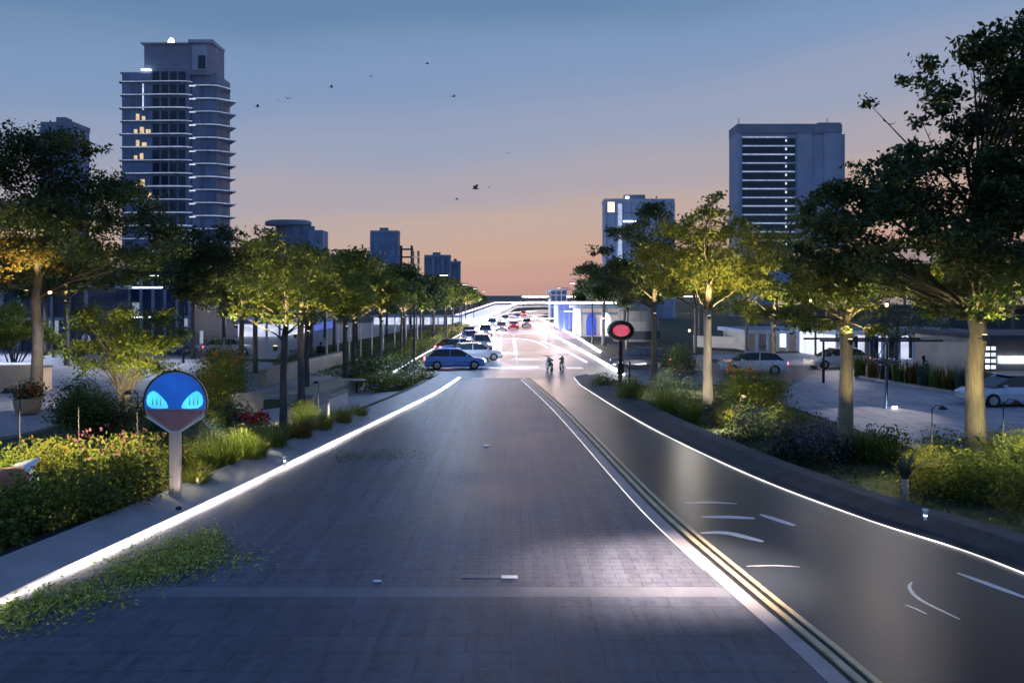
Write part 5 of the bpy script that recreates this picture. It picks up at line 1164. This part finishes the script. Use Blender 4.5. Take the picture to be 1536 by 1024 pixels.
# flower pot
x, y = G(42, 622); fp = empty('flower_pot', (x, y, .03), 0, 'sand coloured pot with orange flowers on the left plaza', 'flower pot')
MB().lathe([(.3, 0), (.45, .1), (.55, .55), (.56, .72), (.5, .72), (.48, .66)], n=20).build('pot', 'terra', fp, smooth=True)
p = rng.normal(size=(700, 3)) * np.array([.32, .32, .2]) + np.array([0, 0, 1.0]); link(leaf_mesh('foliage', p, .14, ['leaf_dark']), 'foliage', fp)
p = rng.normal(size=(160, 3)) * np.array([.3, .25, .14]) + np.array([.1, -.15, 1.05]); link(leaf_mesh('flowers', p, .14, ['fl_orange'], aspect=.9), 'flowers', fp)
# round table with stools on the left plaza
x, y = G(535, 590); tb = empty('cafe_table', (x, y, .0), 0, 'small round cafe table near the end of the left kerb', 'table')
MB().lathe([(.25, 0), (.25, .03), (.05, .05), (.05, .7)], n=14).build('leg', 'darkmetal', tb); MB().lathe([(.45, .701), (.47, .72), (.45, .75)], n=24).build('table_top', 'stone', tb)
for k, (dx, lb) in enumerate(((-1.1, 'black stool left of the round cafe table'), (1.0, 'black stool right of the round cafe table'))):
    o = MB().lathe([(.16, 0), (.03, .04), (.03, .4), (.19, .42), (.2, .46), (.17, .48)], n=14).build('stool', 'darkmetal', label=lb, cat='stool'); o.location = (x + dx, y - .2, 0)

# people
def person(loc, rz, pose, shirt, label):
    e = empty('person', (loc[0], loc[1], loc[2] if len(loc) > 2 else .03), rz, label, 'person')
    if pose == 'stand':
        J = {'pel': (0, 0, .95, .14), 'waist': (0, 0, 1.1, .125), 'chest': (0, 0, 1.32, .15), 'neck': (0, 0, 1.49, .055), 'head': (0, -.02, 1.6, .085), 'top': (0, -.01, 1.7, .075),
             'hl': (-.1, 0, .9, .09), 'kl': (-.11, -.12, .5, .058), 'al': (-.11, -.06, .09, .04), 'tl': (-.11, -.24, .04, .035), 'hr': (.1, 0, .9, .09), 'kr': (.11, .02, .5, .058), 'ar': (.11, .2, .12, .04), 'tr': (.11, .05, .04, .035),
             'sl': (-.19, 0, 1.4, .055), 'el': (-.24, .06, 1.13, .042), 'wl': (-.24, -.05, .9, .03), 'fl': (-.24, -.09, .8, .025), 'sr': (.19, 0, 1.4, .055), 'er': (.24, -.02, 1.13, .042), 'wr': (.24, -.16, .92, .03), 'fr': (.24, -.22, .83, .025)}
    else:
        J = {'pel': (0, 0, .52, .14), 'waist': (0, 0, .68, .13), 'chest': (0, -.03, .9, .15), 'neck': (0, -.04, 1.07, .055), 'head': (0, -.07, 1.18, .085), 'top': (0, -.06, 1.28, .075),
             'hl': (-.1, -.05, .5, .09), 'kl': (-.13, -.46, .5, .06), 'al': (-.13, -.48, .09, .04), 'tl': (-.13, -.64, .04, .035), 'hr': (.1, -.05, .5, .09), 'kr': (.13, -.46, .5, .06), 'ar': (.13, -.48, .09, .04), 'tr': (.13, -.64, .04, .035),
             'sl': (-.19, -.03, .98, .055), 'el': (-.24, -.14, .74, .042), 'wl': (-.14, -.36, .66, .03), 'fl': (-.1, -.45, .65, .025), 'sr': (.19, -.03, .98, .055), 'er': (.24, -.14, .74, .042), 'wr': (.14, -.36, .66, .03), 'fr': (.1, -.45, .65, .025)}
    ks = list(J); E = [('pel', 'waist'), ('waist', 'chest'), ('chest', 'neck'), ('neck', 'head'), ('head', 'top'), ('pel', 'hl'), ('hl', 'kl'), ('kl', 'al'), ('al', 'tl'), ('pel', 'hr'), ('hr', 'kr'), ('kr', 'ar'), ('ar', 'tr'), ('chest', 'sl'), ('sl', 'el'), ('el', 'wl'), ('wl', 'fl'), ('chest', 'sr'), ('sr', 'er'), ('er', 'wr'), ('wr', 'fr')]
    me = bpy.data.meshes.new('body'); me.from_pydata([J[k][:3] for k in ks], [(ks.index(a), ks.index(b)) for a, b in E], []); me.materials.append(M['skin'])
    o = bpy.data.objects.new('body', me); C.objects.link(o); o.parent = e
    o.modifiers.new('skin', 'SKIN'); me.skin_vertices or None
    if not me.skin_vertices: me.attributes
    for i, k in enumerate(ks): me.skin_vertices[0].data[i].radius = (J[k][3],) * 2
    me.skin_vertices[0].data[0].use_root = True
    s_ = o.modifiers.new('sub', 'SUBSURF'); s_.levels = 1; s_.render_levels = 2
    h = Vector(J['head'][:3]); MB().ellipsoid((h.x, h.y + .03, h.z + .07), (.1, .11, .1)).build('hair', 'hair', e, smooth=True)
    def seg_(a, b, r0, r1, nm, m): MB().tube([J[a][:3], tuple((Vector(J[a][:3]) + Vector(J[b][:3])) / 2), J[b][:3]], [r0, (r0 + r1) / 2 + .01, r1], 10).build(nm, m, e, smooth=True)
    w, c, n_ = Vector(J['pel'][:3]), Vector(J['chest'][:3]), Vector(J['neck'][:3])
    sh = MB().loft([[(p.x + a * math.cos(t), p.y + b * math.sin(t), p.z) for t in np.linspace(0, 2 * math.pi, 16, endpoint=False)] for p, a, b in ((w, .19, .15), (w.lerp(c, .5), .175, .14), (c, .215, .15), (c.lerp(n_, .6), .19, .12), (n_, .075, .07))])
    for a, b in (('sl', 'el'), ('sr', 'er'), ('el', 'wl'), ('er', 'wr')): sh.tube([J[a][:3], J[b][:3]], [.07 if a[0] == 's' else .058, .055 if a[0] == 's' else .04], 10)
    sh.build('jacket', shirt, e, smooth=True)
    tr_ = MB()
    for a, b in (('hl', 'kl'), ('kl', 'al'), ('hr', 'kr'), ('kr', 'ar')): tr_.tube([J[a][:3], J[b][:3]], [.11 if a[0] == 'h' else .078, .08 if a[0] == 'h' else .058], 10)
    tr_.build('trousers', 'cloth_dark', e, smooth=True)
M['cloth_blue'] = mat('blue_jacket', (.03, .05, .1), .85)
x, y = G(481, 548); person((x, y), R(200), 'stand', 'cloth_dark', 'person in dark clothes walking behind the avenue trunks on the left')
for px, py, sh_, lb in ((1388, 600, 'cloth_dark', 'seated person in dark clothes, left of the pair behind the reeds'), (1412, 602, 'cloth_blue', 'seated person in a blue jacket, right of the pair behind the reeds')):
    yv = 46.0; xv = (px - CX) / FOC * yv; person((xv, yv, 0.5), R(8), 'sit', sh_, lb)
bt = empty('garden_bench', ((1400 - CX) / FOC * 46, 46.05, 0), 0, 'stone bench on a plinth behind the reeds', 'bench')
MB().box(-1.6, 1.6, -.75, .6, 0, .5).build('plinth', 'stone_dark', bt); MB().box(-1.2, 1.2, -.22, .3, .51, .9, .03).build('seat', 'stone', bt)

# birds
def bird(px, py, Y, span, yaw, flap, label):
    p = P(px, py, Y); e = empty('bird', tuple(p), yaw, label, 'bird', 'birds scattered in the evening sky'); s_ = span / 2
    MB().loft([[(x_, r_ * math.cos(t), r_ * .8 * math.sin(t)) for t in np.linspace(0, 2 * math.pi, 8, endpoint=False)] for x_, r_ in ((-.42 * s_, .02 * s_), (-.25 * s_, .1 * s_), (0, .16 * s_), (.22 * s_, .12 * s_), (.36 * s_, .08 * s_), (.48 * s_, .02 * s_))]).build('body', 'bird', e, smooth=True)
    for sg_ in (-1, 1):
        w_ = MB(); zf = flap * s_
        a = [(.18 * s_, sg_ * .08 * s_, .03), (.24 * s_, sg_ * .5 * s_, zf * .9), (.02 * s_, sg_ * s_, zf * .6), (-.12 * s_, sg_ * .55 * s_, zf * .85), (-.18 * s_, sg_ * .08 * s_, .03)]
        w_.add(a + [(x_, y_, z_ - .02 * s_) for x_, y_, z_ in a], [(0, 1, 2, 3, 4), (9, 8, 7, 6, 5)] + [(i, (i + 1) % 5, 5 + (i + 1) % 5, 5 + i) for i in range(5)]); w_.build('wing', 'bird', e)
    MB().add([(-.38 * s_, -.03 * s_, 0), (-.38 * s_, .03 * s_, 0), (-.62 * s_, .1 * s_, .01), (-.62 * s_, -.1 * s_, .01), (-.5 * s_, 0, .03)], [(0, 1, 2, 3), (0, 4, 1), (1, 4, 2), (2, 4, 3), (3, 4, 0)]).build('tail', 'bird', e)
for px, py, sp_, yw, fl_, lb in [(713, 283, 14, 20, .5, 'largest bird, low in the middle of the sky'), (733, 281, 5, 60, .3, 'tiny bird just right of the largest one'), (685, 299, 7, 10, .3, 'small bird just left of and below the largest one'), (680, 145, 8, 40, .3, 'bird alone high in the middle of the sky'),
                                 (641, 96, 7, 0, .2, 'highest bird of all'), (556, 115, 6, 80, .3, 'faint bird between the highest one and the left tower'), (497, 131, 8, 15, .4, 'bird right of the pair near the left tower'), (432, 148, 7, 120, .4, 'right bird of the pair near the left tower'),
                                 (417, 150, 3, 30, .2, 'tiny bird between the two near the left tower'), (386, 160, 9, 25, .35, 'bird nearest to the left tower'), (761, 230, 4, 50, .2, 'faint bird right of the middle of the sky')]:
    bird(px, py, 90, sp_ * 90 / FOC * 1.7, R(yw), fl_, lb)

# ================================================================== SKY, SUN, CAMERA
w = bpy.data.worlds.new('World'); sc.world = w; w.use_nodes = True; nt = w.node_tree
for n_ in list(nt.nodes): nt.nodes.remove(n_)
L = nt.links.new
out = nt.nodes.new('ShaderNodeOutputWorld'); bg = nt.nodes.new('ShaderNodeBackground'); L(bg.outputs[0], out.inputs[0])
tc = N(nt, 'TexCoord'); sp_ = N(nt, 'SeparateXYZ'); L(tc.outputs['Generated'], sp_.inputs[0])
cr = N(nt, 'ValToRGB'); cr.color_ramp.interpolation = 'EASE'
el_ = cr.color_ramp.elements
stops = [(.0, (190, 152, 145)), (.02, (197, 158, 147)), (.06, (200, 168, 152)), (.11, (193, 171, 163)), (.16, (173, 167, 177)), (.22, (153, 163, 189)), (.3, (128, 154, 190)), (.38, (103, 135, 173)), (.5, (94, 127, 172)), (.7, (108, 142, 194)), (1.0, (108, 142, 194))]
el_[0].position, el_[0].color = stops[0][0], c4(lin(stops[0][1])); el_[1].position, el_[1].color = stops[-1][0], c4(lin(stops[-1][1]))
for p_, c_ in stops[1:-1]:
    q = el_.new(p_); q.color = c4(lin(c_))
# slight slant of the glow towards the right, wispy unevenness
n1 = N(nt, 'TexNoise', Scale=2.2, Detail=5.0); mp = N(nt, 'Mapping'); mp.inputs['Scale'].default_value = (1, 1, 5); L(tc.outputs['Generated'], mp.inputs[0]); L(mp.outputs[0], n1.inputs['Vector'])
ma = N(nt, 'Math', operation='MULTIPLY_ADD'); L(n1.outputs['Fac'], ma.inputs[0]); ma.inputs[1].default_value = .09; ma.inputs[2].default_value = -.045
mb_ = N(nt, 'Math', operation='MULTIPLY_ADD'); L(sp_.outputs['X'], mb_.inputs[0]); mb_.inputs[1].default_value = -.09; L(sp_.outputs['Z'], mb_.inputs[2])
ad = N(nt, 'Math', operation='ADD'); L(ma.outputs[0], ad.inputs[0]); L(mb_.outputs[0], ad.inputs[1])
bk = N(nt, 'MapRange'); bk.inputs['From Min'].default_value = .7; bk.inputs['From Max'].default_value = -.3; bk.inputs['To Min'].default_value = 0.0; bk.inputs['To Max'].default_value = .26
L(sp_.outputs['Y'], bk.inputs[0]); ad2 = N(nt, 'Math', operation='ADD'); L(ad.outputs[0], ad2.inputs[0]); L(bk.outputs[0], ad2.inputs[1]); L(ad2.outputs[0], cr.inputs[0])
sky = nt.nodes.new('ShaderNodeTexSky'); sky.sky_type = 'NISHITA'; sky.sun_disc = False; sky.sun_elevation = R(1.5); sky.sun_rotation = R(0)
sv = N(nt, 'MixRGB', blend_type='MULTIPLY'); sv.inputs[0].default_value = 1; L(sky.outputs[0], sv.inputs[1]); sv.inputs[2].default_value = (.1, .1, .1, 1)
mxw = N(nt, 'MixRGB'); mxw.inputs[0].default_value = .012; L(cr.outputs[0], mxw.inputs[1]); L(sv.outputs[0], mxw.inputs[2]); L(mxw.outputs[0], bg.inputs[0]); bg.inputs[1].default_value = 1.0
sn = bpy.data.lights.new('Sun', 'SUN'); sn.energy = .12; sn.angle = R(8); sn.color = (1, .7, .55); so = bpy.data.objects.new('Sun', sn); C.objects.link(so); so.rotation_euler = (R(-84), 0, 0)

cd = bpy.data.cameras.new('Camera'); co = bpy.data.objects.new('Camera', cd); C.objects.link(co)
co.location = (0, 0, EYE); co.rotation_euler = (R(90), 0, 0); cd.sensor_width = 36; cd.lens = 36 * FOC / 1536; cd.shift_y = -(512 - HZ) / 1536; cd.clip_end = 6000; cd.clip_start = .1
sc.camera = co
sc.render.engine = 'CYCLES'
sc.view_settings.view_transform = 'Standard'; sc.view_settings.look = 'None'; sc.view_settings.exposure = 0
cy = sc.cycles; cy.use_denoising = True; cy.max_bounces = 5; cy.diffuse_bounces = 2; cy.glossy_bounces = 3; cy.transmission_bounces = 3; cy.use_light_tree = True; cy.sample_clamp_indirect = 4; cy.sample_clamp_direct = 30
try: cy.denoiser = 'OPENIMAGEDENOISE'
except Exception: pass
